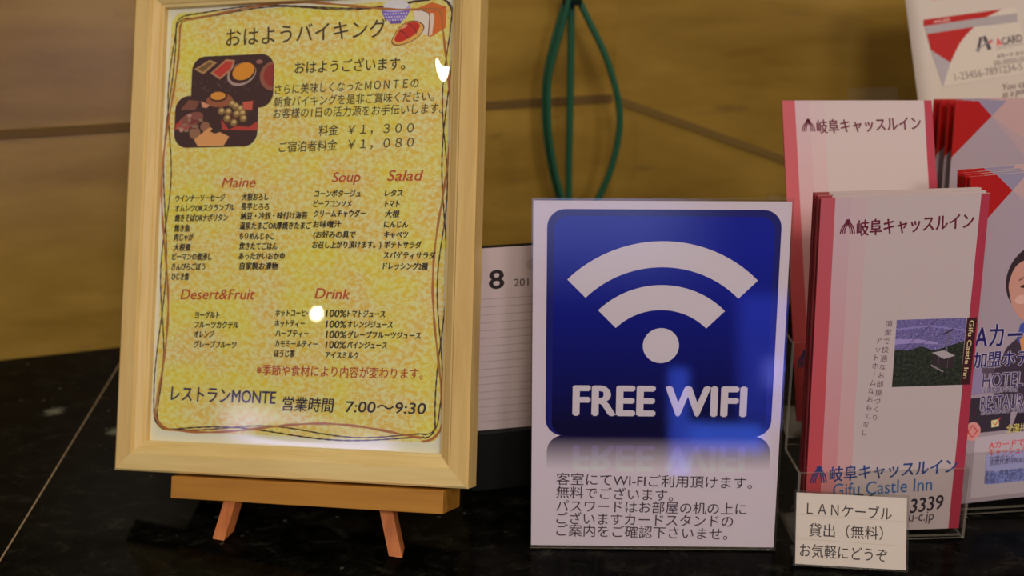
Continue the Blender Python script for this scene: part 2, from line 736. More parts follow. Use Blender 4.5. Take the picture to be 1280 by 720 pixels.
# ================================================================== FRAMED MENU
# lettering tables: text, left end x, mid height y, width, glyph height (mm on the sheet), slope (degrees)
MENU_TITLE = [
    ('おはようバイキング', -56.6, 264.9, 111.8, 11.77, 0.9),
]
MENU_INTRO = [
    ('おはようございます。', -6.9, 243.3, 75.1, 7.87, -0.0),
    ('さらに美味しくなったＭＯＮＴＥの', -20.1, 229.3, 97.7, 6.31, 0.7),
    ('朝食バイキングを是非ご賞味ください。', -20.6, 221.2, 108.4, 6.30, 0.4),
    ('お客様の1日の活力源をお手伝いします。', -20.9, 213.6, 114.7, 6.29, 0.2),
    ('料金', 11.1, 201.6, 13.6, 6.73, 1.9),
    ('￥１，３００', 31.5, 201.9, 43.8, 6.68, 0.3),
    ('ご宿泊者料金', -16.1, 191.6, 40.3, 6.78, 0.8),
    ('￥１，０８０', 31.8, 192.5, 43.8, 6.67, 0.6),
]
MENU_HEADINGS = [
    ('Maine', -55.5, 169.2, 24.0, 6.31, -0.1),
    ('Soup', 21.5, 171.6, 19.2, 6.16, 0.7),
    ('Salad', 58.8, 172.1, 23.7, 6.59, -0.2),
    ('Desert&Fruit', -82.1, 95.8, 53.0, 6.55, 0.6),
    ('Drink', 12.4, 97.4, 24.1, 6.60, -0.6),
]
MENU_ITEMS = [
    ('ウインナーソーセージ', -88.6, 158.9, 35.7, 4.57, 0.6),
    ('オムレツORスクランブル', -88.8, 152.4, 42.7, 4.56, 0.3),
    ('焼きそばORナポリタン', -88.6, 145.9, 38.3, 4.56, 0.3),
    ('焼き魚', -88.7, 139.2, 11.1, 4.55, -0.2),
    ('肉じゃが', -88.5, 133.2, 14.0, 4.55, 0.4),
    ('大根煮', -88.7, 126.5, 12.6, 4.54, 0.1),
    ('ピーマンの煮浸し', -89.3, 120.4, 28.6, 4.54, 0.2),
    ('きんぴらごぼう', -89.3, 113.7, 24.0, 4.53, 0.3),
    ('ひじき煮', -89.0, 107.4, 12.4, 4.53, -0.1),
    ('大根おろし', -40.9, 159.4, 18.8, 4.50, 0.2),
    ('長芋とろろ', -41.0, 153.1, 19.4, 4.49, -0.4),
    ('納豆・冷奴・味付け海苔', -41.3, 147.0, 46.9, 4.49, 0.2),
    ('温泉たまごOR厚焼きたまご', -41.6, 140.6, 50.2, 4.48, 0.1),
    ('ちりめんじゃこ', -41.4, 133.9, 24.3, 4.48, -0.1),
    ('炊きたてごはん', -41.3, 127.4, 26.7, 4.47, 0.0),
    ('あったかいおかゆ', -41.5, 120.9, 32.3, 4.47, 0.2),
    ('自家製お漬物', -40.6, 114.5, 27.0, 4.46, -0.2),
    ('コーンポタージュ', 9.9, 161.1, 31.2, 4.42, -0.4),
    ('ビーフコンソメ', 9.5, 154.7, 25.6, 4.42, -0.7),
    ('クリームチャウダー', 9.9, 148.2, 35.0, 4.41, -0.0),
    ('お味噌汁', 9.6, 141.5, 19.1, 4.41, -0.2),
    ('(お好みの具で', 10.2, 134.8, 28.5, 4.40, -0.1),
    ('お召し上がり頂けます。)', 9.6, 128.3, 46.4, 4.40, 0.2),
    ('レタス', 57.5, 161.0, 11.7, 4.35, -0.6),
    ('トマト', 57.8, 154.3, 9.5, 4.35, -1.1),
    ('大根', 57.9, 147.8, 9.5, 4.34, -0.4),
    ('にんじん', 57.6, 141.3, 15.8, 4.34, -0.2),
    ('キャベツ', 57.9, 134.8, 15.8, 4.33, -0.5),
    ('ポテトサラダ', 58.1, 128.4, 24.5, 4.33, -0.4),
    ('スパゲティサラダ', 57.8, 121.8, 34.1, 4.32, -0.3),
    ('ドレッシング2種', 57.7, 115.0, 29.5, 4.32, -0.4),
    ('ヨーグルト', -71.0, 82.2, 17.4, 4.48, 0.9),
    ('フルーツカクテル', -71.0, 76.0, 31.3, 4.48, 0.6),
    ('オレンジ', -71.1, 69.8, 14.1, 4.47, 1.1),
    ('グレープフルーツ', -71.0, 63.2, 30.4, 4.47, 0.7),
    ('ホットコーヒー', -14.2, 84.5, 24.3, 4.40, 0.4),
    ('ホットティー', -14.4, 77.9, 20.6, 4.39, 0.4),
    ('ハーブティー', -13.7, 71.5, 22.9, 4.39, 0.3),
    ('カモミールティー', -13.9, 64.9, 29.4, 4.38, 0.5),
    ('ほうじ茶', -13.9, 58.5, 14.0, 4.38, 0.9),
    ('100%', 20.4, 84.8, 13.8, 4.35, 0.2),
    ('トマトジュース', 35.0, 84.8, 24.9, 4.33, 0.1),
    ('100%', 20.7, 78.0, 13.7, 4.34, 0.4),
    ('オレンジジュース', 35.2, 78.1, 29.9, 4.32, 0.4),
    ('100%', 20.9, 71.4, 13.7, 4.34, 0.5),
    ('グレープフルーツジュース', 35.5, 71.5, 48.2, 4.31, 0.4),
    ('100%', 20.9, 65.0, 13.7, 4.33, 0.6),
    ('パインジュース', 35.4, 65.1, 26.3, 4.31, 0.5),
    ('アイスミルク', 21.1, 58.4, 22.3, 4.33, 0.6),
]
MENU_NOTICE = [
    ('※季節や食材により内容が変わります。', -25.9, 47.8, 111.7, 6.63, 0.2),
]
MENU_HOURS = [
    ('レストランMONTE', -86.0, 30.8, 74.1, 9.86, -0.1),
    ('営業時間', -6.8, 26.8, 34.8, 8.58, -0.1),
    ('7:00～9:30', 36.0, 26.7, 52.5, 8.46, 0.6),
]
PHOTO_UPPER = [(-80.5, 253.0), (-21.9, 253.6), (-21.1, 225.4), (-80.1, 224.6)]
PHOTO_LOWER = [(-91.6, 227.1), (-31.6, 227.3), (-31.6, 193.2), (-91.8, 192.6)]
FOOD_PTS = [(-43.0, 241.5), (-55.8, 245.6), (-72.0, 246.8), (-24.7, 239.2), (-61.9, 226.2), (-46.4, 214.6), (-83.0, 218.8), (-64.6, 195.5), (-77.1, 203.2), (-69.7, 207.3), (-41.6, 208.2), (-54.8, 208.5)]
CLIP_PTS = [(60.7, 277.7), (51.4, 282.3), (70.2, 281.8), (70.2, 262.4), (59.2, 257.2), (79.6, 268.6), (73.0, 276.1), (83.5, 279.6), (93.5, 276.6), (93.4, 263.3), (83.5, 260.2), (73.4, 263.7)]
FIELD = [(-93.6, 281.1), (94.0, 280.1), (97.1, 10.8), (-91.9, 8.3)]
GLINT = [(93.6, 236.5), (12.9, 84.4), (-22.1, 174.8), (66.0, 96.2), (-87.2, 56.3)]
W_PANEL = [(-66.4, 209.7), (67.7, 209.7), (70.0, 72.6), (-65.2, 71.6)]
W_INNER = [(-62.2, 205.6), (64.2, 205.8)]
W_ARC = [(3.2, 113.6), (0.9, 191.0), (1.3, 176.4), (1.6, 165.4), (2.1, 150.6), (1.8, 128.8), (1.5, 139.2), (-51.7, 168.4), (55.0, 168.1)]
W_TITLE = [
    ('FREE WIFI', -49.2, 94.3, 102.2, 17.70, -0.0),
]
W_GHOST = [
    ('FREE WIFI', -48.7, 58.1, 102.1, 15.29, -0.0),
]
W_TEXT = [
    ('客室にてWI-FIご利用頂けます。', -59.3, 44.4, 118.7, 7.46, -0.8),
    ('無料でございます。', -59.2, 35.9, 71.1, 7.49, -1.3),
    ('パスワードはお部屋の机の上に', -59.1, 27.1, 115.7, 7.53, -0.6),
    ('ございますカードスタンドの', -59.0, 18.9, 107.9, 7.57, -0.6),
    ('ご案内をご確認下さいませ。', -58.9, 11.1, 104.8, 7.61, -0.9),
]
W_REF = [(-65.1, 70.6), (69.1, 71.8), (68.7, 50.0), (-64.9, 49.8)]
LAN_TEXT = [
    ('ＬＡＮケーブル', -25.7, 34.0, 49.2, 7.60, -1.0),
    ('貸出（無料）', -24.5, 21.2, 43.1, 7.58, 0.4),
    ('お気軽にどうぞ', -29.4, 8.9, 50.5, 7.57, -0.4),
]
LEAF_TITLE = [
    ('岐阜キャッスルイン', -27.1, 194.6, 67.8, 9.02, 2.2),
]
LEAF_LOGO = [(-36.2, 191.6), (-27.8, 191.6), (-32.5, 200.0)]
LEAF_LOWER = [
    ('岐阜キャッスルイン', -34.6, 39.7, 78.7, 9.72, 2.3),
]
LEAF_LOGO_LOW = [(-45.8, 34.5), (-35.9, 34.7), (-41.4, 45.6)]
LEAF_ENG = [
    ('Gifu Castle Inn', -32.1, 29.1, 61.7, 8.71, 1.8),
]
LEAF_PHONE = [
    ('3339', 16.7, 16.2, 21.0, 9.38, 6.7),
    ('u-c.jp', 16.7, 9.1, 15.6, 6.66, 1.7),
]
LEAF_PHOTO = [(0.6, 137.9), (48.3, 139.0), (46.0, 96.4), (-0.4, 95.8)]
LEAF_STRIP = [(42.1, 139.0), (40.9, 96.6)]
LEAF_VERT = [(-4.6, 138.1), (-10.5, 65.2), (-5.3, 75.5), (-9.1, 126.8), (-5.3, 141.1)]
LEAF_SIDE = [(45.6, 136.4), (44.0, 100.1)]
LEAF_CURVES = [(-0.9, 138.5), (5.5, 156.0), (14.0, 168.9), (13.9, 139.5), (20.0, 152.1), (22.4, 157.4), (19.1, 175.9), (22.9, 181.1), (28.3, 166.4), (32.2, 170.7), (28.8, 188.5), (33.2, 192.2), (38.2, 177.7), (41.7, 180.9), (37.8, 150.0), (42.4, 156.2)]
LEAF_CAR = [(23.2, 117.1), (29.9, 117.9), (36.5, 114.6), (35.7, 106.5), (32.4, 105.1), (22.4, 109.0), (32.3, 118.8), (31.0, 127.9), (26.9, 125.5), (34.6, 131.3)]
A_RED = [(-48.7, 215.5), (-33.0, 214.6), (-23.4, 204.1), (-52.5, 176.4)]
A_GREY = [(-33.0, 214.6), (-18.2, 213.4), (-23.4, 204.1)]
A_FACE = [(-12.9, 149.0), (-24.2, 146.5), (-22.5, 155.0), (-13.6, 165.9), (-20.1, 122.4), (-22.0, 142.7), (-16.3, 142.7), (-19.4, 130.1), (-11.9, 125.8), (-15.6, 163.0)]
A_BIG = [
    ('Aカード', -43.3, 112.7, 42.8, 15.73, -3.5),
    ('加盟ホテル', -43.9, 97.0, 46.1, 10.07, -2.5),
]
A_MID = [
    ('HOTEL 421', -37.6, 83.1, 41.1, 9.10, -2.9),
    ('RESTAURANT', -38.2, 68.1, 42.3, 9.19, -2.4),
]
A_SMALL = [
    ('全国加盟ホテル数', -37.4, 76.6, 23.5, 3.76, -3.3),
    ('全国加盟レストラン数', -38.0, 62.2, 28.4, 3.80, -2.8),
]
A_GOLD = [
    ('全国共通', -20.4, 48.9, 17.3, 5.49, -2.6),
]
A_REDTEXT = [
    ('Aカードで現金', -31.8, 38.6, 34.6, 4.97, -0.8),
    ('キャッシュバック', -31.7, 33.6, 34.6, 4.99, -0.8),
]
A_FINE = [
    ('加盟店なら', -31.0, 29.1, 16.8, 3.33, -0.7),
    ('全国共通特典実施中', -30.9, 26.4, 28.7, 3.34, -0.9),
    ('宿泊、飲食代が貯まる', -33.9, 19.5, 32.1, 3.35, -1.5),
    ('各ホテルにお問い合わせ', -34.3, 16.7, 32.6, 3.36, -1.6),
    ('詳細は、Aカードまで', -34.2, 13.9, 32.7, 3.37, -1.6),
]
A_FLAP = [(-40.4, 44.8), (-43.1, 3.2), (-34.1, 11.1), (-31.1, 31.4), (-8.5, 47.0), (-42.9, 49.1), (-46.1, 84.5)]
AR_RED = [(-49.5, 210.0), (-33.3, 209.7), (-22.3, 199.4), (-51.5, 169.3)]
P_CARD = [(-93.1, 247.9), (-20.5, 252.4), (-13.0, 201.8), (-84.5, 195.1)]
P_RED1 = [(-93.1, 247.9), (-30.8, 251.8), (-44.1, 246.4), (-93.7, 242.9)]
P_RED2 = [(-92.0, 236.6), (-54.5, 239.6), (-66.5, 228.6), (-76.6, 213.1), (-90.4, 224.0)]
P_GREY1 = [(-93.1, 242.9), (-44.1, 246.4), (-19.8, 247.9), (-20.1, 241.0), (-54.5, 239.6), (-92.0, 236.6)]
P_GREY2 = [(-90.4, 224.0), (-76.6, 213.1), (-84.5, 195.1)]
P_LOGO = [(-54.3, 220.3), (-50.4, 231.2), (-47.9, 231.7), (-44.8, 220.9), (-52.8, 222.7), (-41.3, 228.7), (-43.4, 227.0)]
P_ACARD = [
    ('ACARD', -39.1, 226.1, 20.7, 5.62, 6.5),
]
P_TXT = [
    ('Aカード ホテルズ', -39.8, 215.5, 28.7, 3.74, 2.2),
    ('00-0000-0000', -43.0, 210.1, 31.4, 3.73, 4.0),
    ('1-23456-7891234-5', -74.9, 201.8, 53.7, 5.57, 4.6),
]
P_SMALLRED = [
    ('ACARD', -82.1, 245.9, 9.5, 2.50, 3.6),
]
P_SCRIPT = [
    ('You can use', -38.4, 191.2, 32.2, 4.96, 5.9),
    ('as a point card', -39.7, 185.7, 34.8, 4.95, 6.1),
]
P_TOP = [(-82.5, 262.8), (-65.6, 262.3), (-40.4, 260.6), (-24.6, 260.2)]
fr = empty('picture_frame', 'pale pine picture frame holding the yellow breakfast menu, leaning on a small easel', 'picture frame')
pose(fr, (-.1401, .6271, .0504), -14.89, 23.46, 4.62)
HX, HT = 100.0, 286.5
PROF = [(0, -3), (0, 2.2), (1.6, 2.8), (2.2, 3.8), (6.2, 6.6), (7.2, 6.6), (8.0, 7.8), (18.0, 8.0), (19.3, 6.8), (19.5, -10), (4, -10), (4, -3)]


def rail(side, mat):
    v = []
    for t, c in PROF:
        if side == 'b':
            a, b = (-HX - t, -t, c), (HX + t, -t, c)
        elif side == 't':
            a, b = (-HX - t, HT + t, c), (HX + t, HT + t, c)
        elif side == 'l':
            a, b = (-HX - t, -t, c), (-HX - t, HT + t, c)
        else:
            a, b = (HX + t, -t, c), (HX + t, HT + t, c)
        v += [a, b]
    n = len(PROF)
    f = [(2 * i, 2 * i + 1, 2 * ((i + 1) % n) + 1, 2 * ((i + 1) % n)) for i in range(n)]
    f += [tuple(range(0, 2 * n, 2)), tuple(range(1, 2 * n, 2))[::-1]]
    return fix_normals(mesh_obj('frame_rail', [(x / 1000, y / 1000, z / 1000) for x, y, z in v], f, mat, fr))


rail('b', PINE_X)
rail('t', PINE_X)
rail('l', PINE_Y)
rail('r', PINE_Y)
box('back_board', (-103.5, -3.5, -8.5), (103.5, HT + 3.5, -5.5), print_mat((120, 92, 60), .7), fr)
sheet = box('menu_sheet', (-103, -3, -2.2), (103, HT + 3, -1.9), PAPER_MENU, fr)
Z0 = -1.9 / 1000


def menu_art(name, art):
    o = art.build(name, sheet)
    o.location.z = Z0
    return o


A = Art()
A.poly(rrect(-97, 6.5, 98, 283.5, 8), YELLOW)
menu_art('yellow_field', A)
# twisted threads round the edge
A = Art(2)


def loop(amp, wave, phase, inset=(0, 0, 0, 0), n=420):
    """closed thread following the rounded edge of the field with a sideways swing"""
    x0, y0, x1, y1 = -96 + inset[0], 8 + inset[1], 97 - inset[2], 283 - inset[3]
    base = rrect(x0, y0, x1, y1, 9, 5)
    base = base + base[:1]
    d = [0]
    for a, b in zip(base, base[1:]):
        d.append(d[-1] + math.dist(a, b))
    out = []
    k = 0
    for i in range(n + 1):
        s = d[-1] * i / n
        while k < len(d) - 2 and d[k + 1] < s:
            k += 1
        a, b = Vector(base[k]), Vector(base[k + 1])
        t = (s - d[k]) / (d[k + 1] - d[k])
        tt = (b - a).normalized()
        p = a.lerp(b, t) + Vector((-tt.y, tt.x)) * amp * math.sin(2 * math.pi * (s / wave) + phase)
        out.append(p)
    return out


def twine(p, w):
    return lambda t: w * (1 + .28 * math.sin(t * p))


A.stroke(loop(2.6, 152, .4, n=700), twine(900, .85), (54, 34, 24), 0)
A.stroke(loop(2.4, 118, 2.6, (1, 2, 1, 1), 700), twine(760, .8), (62, 42, 30), .4)
A.stroke(loop(4.4, 186, 4.4, (1, 3, 2, 1), 500), twine(260, 1.35), (138, 86, 38), .8)
menu_art('thread_border', A)

A = Art(3)
A.lines(MENU_TITLE, (58, 40, 22), 0, 0, .10)
menu_art('title_lettering', A)
A = Art(3)
A.lines(MENU_INTRO[:1], (48, 32, 20), 0, 0, .12)
A.lines(MENU_INTRO[1:], (48, 32, 20), 0, .08, .05)
menu_art('greeting_lettering', A)
for row in MENU_HEADINGS:
    A = Art(3)
    A.lines([row], (146, 58, 28), 0, .22, .14)
    menu_art('heading_lettering', A)
A = Art(3)
A.lines(MENU_ITEMS, (32, 20, 12), 0, .12, .20)
menu_art('item_lettering', A)
A = Art(3)
A.lines(MENU_NOTICE, (138, 38, 24), 0, .05, .08)
menu_art('notice_lettering', A)
A = Art(3)
A.lines(MENU_HOURS[:1], (42, 34, 60), 0, .06, .22)
A.lines(MENU_HOURS[1:], (34, 26, 32), 0, .12, .16)
menu_art('hours_lettering', A)

# photograph of the buffet printed on the sheet
A = Art(2)
DK = (50, 26, 22)
A.poly(rrect(-80.5, 218, -21.4, 253.4, 9.5, corners='1111'), DK)
A.poly(rrect(-91.7, 192.6, -31.6, 227.3, 9.5), DK, .15)
UP = lambda pts: clip(clip(pts, 0, -22), 1, 252.6)
LO = lambda pts: clip(clip(clip(pts, 0, -32), 0, -91, False), 1, 193.2, False)
A.poly(oval(-44.4, 240.6, 10.6, 7.4, rot=18), (142, 122, 112), .4)
A.poly(oval(-43.9, 241.4, 9.6, 6.6, rot=18), (52, 24, 16), .6)
A.poly(oval(-43.2, 242.4, 8.0, 5.6, rot=18), (196, 118, 26), .8)
A.poly([(-67, 242), (-56, 251), (-49.5, 250), (-51, 244), (-60, 237.5)], (150, 104, 74), .4)
A.poly([(-65, 242.4), (-55.8, 249.6), (-51, 249), (-52.6, 244.6), (-60, 239)], (156, 46, 34), .6)
A.poly([(-79, 245), (-68, 251), (-62.5, 249), (-72, 241.5)], (146, 112, 70), .4)
A.poly([(-76, 245.4), (-68, 249.6), (-65.5, 248.4), (-72.6, 243)], (96, 72, 34), .6)
A.poly(UP(oval(-22, 238.6, 9.4, 9.6)), (122, 72, 54), .4)
A.poly(UP(oval(-21.4, 239.0, 7.2, 7.6)), (120, 40, 32), .6)
A.poly(oval(-32, 248.4, 2.4, 1.4), (126, 82, 70), .4)
A.poly(oval(-59.6, 223.6, 9.6, 4.6), (128, 72, 44), .4)
A.poly(oval(-60.6, 226.2, 6.6, 3.6), (60, 28, 18), .6)
A.poly(oval(-60.8, 226.6, 5.4, 2.7), (198, 120, 40), .8)
A.poly([(-73, 223.6), (-66.5, 220.6), (-68.6, 218.8), (-72, 219.4)], (176, 122, 92), .8)
A.poly([(-57, 212), (-34, 224), (-35.5, 216), (-56, 205.6)], (70, 32, 22), .4)
A.poly(LO([(-58, 211), (-52, 204), (-46, 206.6), (-38, 205.4), (-32, 209), (-32, 203), (-57, 204)]), (150, 48, 36), .5)
A.poly([(-43, 222), (-35.6, 222.6), (-36, 216.6), (-42, 217)], (164, 74, 56), .5)
for i, (x, y) in enumerate([(-53, 216), (-48, 219.6), (-47, 214.4), (-53.6, 211.6), (-48.8, 208.6), (-42, 211.2), (-44.6, 217.8), (-50.6, 221.2), (-58, 216.4), (-43, 214.8)]):
    A.poly(oval(x, y, 2.6, 2.4), (112, 88, 44), .6 + .02 * i)
    A.poly(oval(x + .3, y + .5, 1.5, 1.2), (166, 142, 92), .9 + .02 * i)
A.poly([(-88, 218), (-82, 224.6), (-74, 223.6), (-77, 217.6)], (104, 62, 48), .4)
A.poly(LO(oval(-80, 211, 9.5, 4.6, rot=20)), (112, 64, 52), .6)
for i in range(16):
    A.poly(LO(oval(random.uniform(-89, -72), random.uniform(203.4, 215), random.uniform(1.2, 2.6), random.uniform(.9, 1.8))),
           random.choice([(134, 64, 54), (150, 112, 96), (96, 40, 34), (120, 92, 70)]), .8 + .02 * i)
A.poly(LO([(-92, 208), (-87.6, 210.4), (-86, 206.4), (-92, 204)]), (150, 42, 36), .7)
A.poly(oval(-76.6, 202.4, 4.0, 4.0), (120, 86, 62), .9)
A.poly(oval(-69.3, 206.4, 3.4, 3.4), (120, 82, 60), .9)
A.poly(([(-77, 198), (-66, 206), (-51.6, 199.4), (-55.5, 193.4), (-74, 193.4)]), (190, 128, 76), 1.0)
A.poly([(-65.6, 203), (-63, 206), (-61.8, 204.4), (-59.6, 206), (-58.8, 202.4), (-62, 201.6)], (44, 28, 22), 1.2)
for i in range(40):
    A.poly(oval(random.uniform(-78, -30), random.uniform(228.5, 236.5), random.uniform(.3, .8), .3), (84, 58, 52), .3)
menu_art('buffet_picture', A)

# little drawings in the top right corner
A = Art(2)
A.poly(clip(oval(61, 279.4, 9.6, 9.6), 1, 279.4), (104, 88, 156), 0)
A.poly([(56.8, 271.4), (65.4, 271.4), (64.6, 269.2), (57.4, 269.2)], (84, 66, 132), .1)
A.poly(oval(61, 279.6, 9.6, 2.9), (150, 138, 180), .3)
A.poly(oval(61, 281.0, 8.4, 3.4), (196, 186, 182), .5)
for r in range(3):
    for i in range(9 - r):
        A.poly(oval(61 + (i - (8 - r) / 2) * 1.8, 275.6 - r * 2.0, .5, .6), (170, 160, 200), .5)
menu_art('rice_bowl_picture', A)
A = Art(2)
roll_ = [(58.6, 257.4), (60.4, 262), (63.4, 266.4), (68, 269.8), (74, 270.6), (79, 268.4), (80.4, 265.6), (78, 261.2), (73.4, 257.8), (67.4, 255.6), (61.4, 255.2)]
A.poly([tuple(p[:2]) for p in smooth_path([(x, y, 0) for x, y in roll_], 4, True)], (88, 40, 20), 1.2)
A.poly([(69.4 + (p[0] - 69.4) * .94, 262.6 + (p[1] - 262.6) * .93) for p in smooth_path([(x, y, 0) for x, y in roll_], 4, True)], (196, 140, 66), 1.4)
top_ = [(60.8, 258.6), (63, 264), (68, 268.8), (74, 269.6), (77.4, 267.4), (75, 262.4), (69.6, 259.2), (64.4, 257.2)]
A.poly([tuple(p[:2]) for p in smooth_path([(x, y, 0) for x, y in top_], 4, True)], (158, 34, 18), 1.6)
A.stroke(smooth_path([(63.6, 264.6, 0), (67.4, 262.6, 0), (70, 258.8, 0)], 5), .6, (94, 28, 14), 1.8)
A.stroke(smooth_path([(69.4, 269, 0), (73.8, 266, 0), (75.4, 262, 0)], 5), .6, (94, 28, 14), 1.8)
A.poly(oval(67, 267, 2.3, .9, rot=28), (216, 130, 90), 1.9)
menu_art('bread_roll_picture', A)
A = Art(2)
A.poly([(72.4, 276), (75, 278.4), (85, 281.8), (94.4, 278.4), (94.4, 265), (84.6, 259.4), (82.6, 260.4), (80.4, 264), (74, 266.6)], (170, 84, 24), 0)
A.poly([(72.6, 276.2), (74.6, 278), (77.4, 277.2), (82.6, 275.2), (83.6, 272.6), (82.8, 260.4), (74.4, 264.4)], (186, 172, 160), .3)
A.poly([(84.0, 275.0), (86.2, 274.6), (86.8, 272), (85.6, 261), (83.6, 260.0)], (190, 164, 146), .3)
A.stroke([(77, 277.4), (82.6, 275.2), (83.7, 272.6), (83.0, 260.2)], .5, (86, 56, 40), .6)
A.stroke([(84.6, 275.6), (94.2, 278.2)], .4, (140, 62, 16), .5)
menu_art('bread_loaf_picture', A)

# clear sheet over the menu, slightly blistered by the right edge
NX, NY = 84, 112


def cover_z(x, y):
    z = 2.2 * math.exp(-((x - 85) / 12) ** 2 - ((y - 251) / 30) ** 2)
    z += .12 * math.exp(-((x + 22) / 9) ** 2 - ((y - 175) / 9) ** 2)
    z += .33 * math.exp(-((x - 66) / 8) ** 2 - ((y - 96) / 10) ** 2)
    z += .06 * math.exp(-((x + 88) / 4) ** 2 - ((y - 56) / 14) ** 2)
    z += .22 * math.exp(-((x + 6) / 34) ** 2 - ((y - 2) / 7) ** 2)
    return z + .02 * noise.noise((x * .03, y * .03, 2.0))


v = []
for k in (0, 1):
    for j in range(NY + 1):
        for i in range(NX + 1):
            x, y = -102 + 204 * i / NX, -2 + 290.5 * j / NY
            v.append((x / 1000, y / 1000, (-1.05 + cover_z(x, y)) / 1000 if k else -1.25 / 1000))
q = (NX + 1) * (NY + 1)
f = [(q + j * (NX + 1) + i, q + j * (NX + 1) + i + 1, q + (j + 1) * (NX + 1) + i + 1, q + (j + 1) * (NX + 1) + i) for j in range(NY) for i in range(NX)]
cov = mesh_obj('clear_cover', v[q:], [tuple(k - q for k in t) for t in f], FILM, fr, smooth=True)
sol = cov.modifiers.new('film', 'SOLIDIFY')
sol.thickness = .00012
sol.offset = -1

# ================================================================== EASEL
ea = empty('easel', 'small orange-brown wooden tabletop easel under the framed menu', 'easel')
M = pose(ea, (-.1401, .6271, .0504), -14.89, 23.46, 4.62)
bpy.context.view_layer.update()
MI = M.inverted()


def to_world(a, b, c):
    return M @ Vector((a / 1000, b / 1000, c / 1000))


box('ledge', (-75.5, -34.6, -24.5), (105.2, -20.8, 11.5), OAK_X, ea, .5)


def leg(name, top, foot, w, d, mat):
    """tapered square bar between two easel-space points (mm), its foot cut level with the counter"""
    a, b = to_world(*top), to_world(*foot)
    t = (b - a).normalized()
    s = (M.to_3x3() @ Vector((1, 0, 0)))
    s = (s - t * s.dot(t)).normalized()
    n = s.cross(t)
    v = []
    for (i, j) in ((-1, -1), (1, -1), (1, 1), (-1, 1)):
        p = a + s * i * w / 2000 + n * j * d / 2000
        v.append(p)
    for p in list(v):
        k = (.0004 - p.z) / t.z
        v.append(p + t * k)
    return fix_normals(mesh_obj(name, [MI @ p for p in v], box_faces(), mat, ea))


apx = 15.0
UP_X = (-34.0, 63.5)
LEG_TOP = ((-35.5, -34.7, 4.0), (64.0, -34.7, -6.0))
LEG_FOOT = ((-38.8, -55.8, 9.7), (73.0, -60.6, 0.0))
for s, x in ((-1, UP_X[0]), (1, UP_X[1])):
    v = []
    for y, xx in ((-33, x), (130, apx + s * 6)):
        v += [(xx - 5, y, -22), (xx + 5, y, -22), (xx + 5, y, -12.5), (xx - 5, y, -12.5)]
    fix_normals(mesh_obj('upright', [tuple(c / 1000 for c in q_) for q_ in v], box_faces(), OAK_Y, ea))
for top, foot in zip(LEG_TOP, LEG_FOOT):
    leg('front_leg', top, foot, 8.0, 9.0, OAK_Y)
box('head_block', (apx - 14, 118, -36), (apx + 14, 142, -21.6), OAK_X, ea, .8)
box('cross_bar', (-24, 30, -29.5), (53, 40, -21.6), OAK_X, ea, .5)
wfoot = MI @ Vector((-.105, .80, 0)) * 1000
leg('rear_leg', (apx, 124, -42), tuple(wfoot), 9.5, 9, OAK_Y)

# ================================================================== DESK CALENDAR
cal = empty('desk_calendar', 'white ruled calendar page on a black stand, half hidden between menu frame and wireless sign', 'calendar')
cm = Matrix.Rotation(math.radians(11), 4, 'Z')
cm.translation = Vector((.0204, .6666, 0))
cal.matrix_world = cm
BLK = print_mat((10, 9, 9), .6)
stand = box('stand', (-49, -1, .3), (76, 40, 44), BLK, cal, 1.0)
pg = box('page', (-48.5, 0, -1.2), (75.5, 125.5, -.6), PAPER, cal)
pm = Matrix.Translation((0, .0012, .0445)) @ Matrix.Rotation(math.radians(88.5), 4, 'X')
pg.matrix_local = pm
bk = box('backing_board', (-49.2, 0, -4.0), (76, 126.3, -1.3), BLK, cal)
bk.matrix_local = pm
A = Art()
A.text('8', -34.5, 104.6, 9.2, 12.0, 0, (34, 28, 28), 0, 0, .45)
A.text('201', -18.6, 101.6, 9.4, 5.0, 0, (66, 56, 56), 0, 0, .05)
A.poly(oval(-7.3, 113.2, 3.4, 3.4), (140, 126, 128), 0)
for i in range(17):
    y = 91.8 - 5.35 * i
    A.stroke([(-47, y), (74, y)], .32, (120, 104, 104), 0)
lt = A.build('page_lettering', pg)
lt.location.z = -.0006

# ================================================================== WIRELESS SIGN
BLUE_D = (4, 8, 92)
ws = empty('sign_holder', 'upright clear acrylic sign with blue panel and white radio waves reading FREE WIFI', 'sign')
pose(ws, (.0861, .5875, .0012), -1.02, 8.64)


def acrylic(name, lo, hi, parent):
    """clear sheet in mm: broad faces clear, cut edges catching light"""
    o = box(name, lo, hi, CLEAR, parent)
    o.data.materials.append(EDGE)
    big = max(p.area for p in o.data.polygons)
    for p in o.data.polygons:
        p.material_index = 0 if p.area > big * .6 else 1
    return fix_normals(o)


def sign_holder(root, w, h, lean, depth, t):
    acrylic('front_sheet', (-w / 2, 0, -t), (w / 2, h, 0), root)
    acrylic('back_sheet', (-w / 2, 0, -2 * t - .6), (w / 2, h, -t - .6), root)
    # foot running back along the counter: level although the face leans
    l = math.radians(lean)
    c, s = math.cos(l), math.sin(l)
    v = []
    for (b, z) in ((t * 2 + 1.0, 0), (depth, 0), (depth, t), (t * 2 + 1.0, t)):
        for x in (-w / 2, w / 2):
            yy = (z * c + b * s) / 1000
            zz = (-b * c + z * s) / 1000
            v.append((x / 1000, yy, zz))
    f = [(0, 1, 3, 2), (2, 3, 5, 4), (4, 5, 7, 6), (6, 7, 1, 0), (0, 2, 4, 6), (1, 7, 5, 3)]
    return fix_normals(mesh_obj('foot', v, f, [CLEAR, EDGE], root, [0, 1, 0, 1, 1, 1]))


sign_holder(ws, 150.5, 216, 8.64, 48, 1.6)
paper = box('paper_insert', (-74.4, 1.2, -2.05), (74.4, 214.6, -1.85), PAPER_COOL, ws)


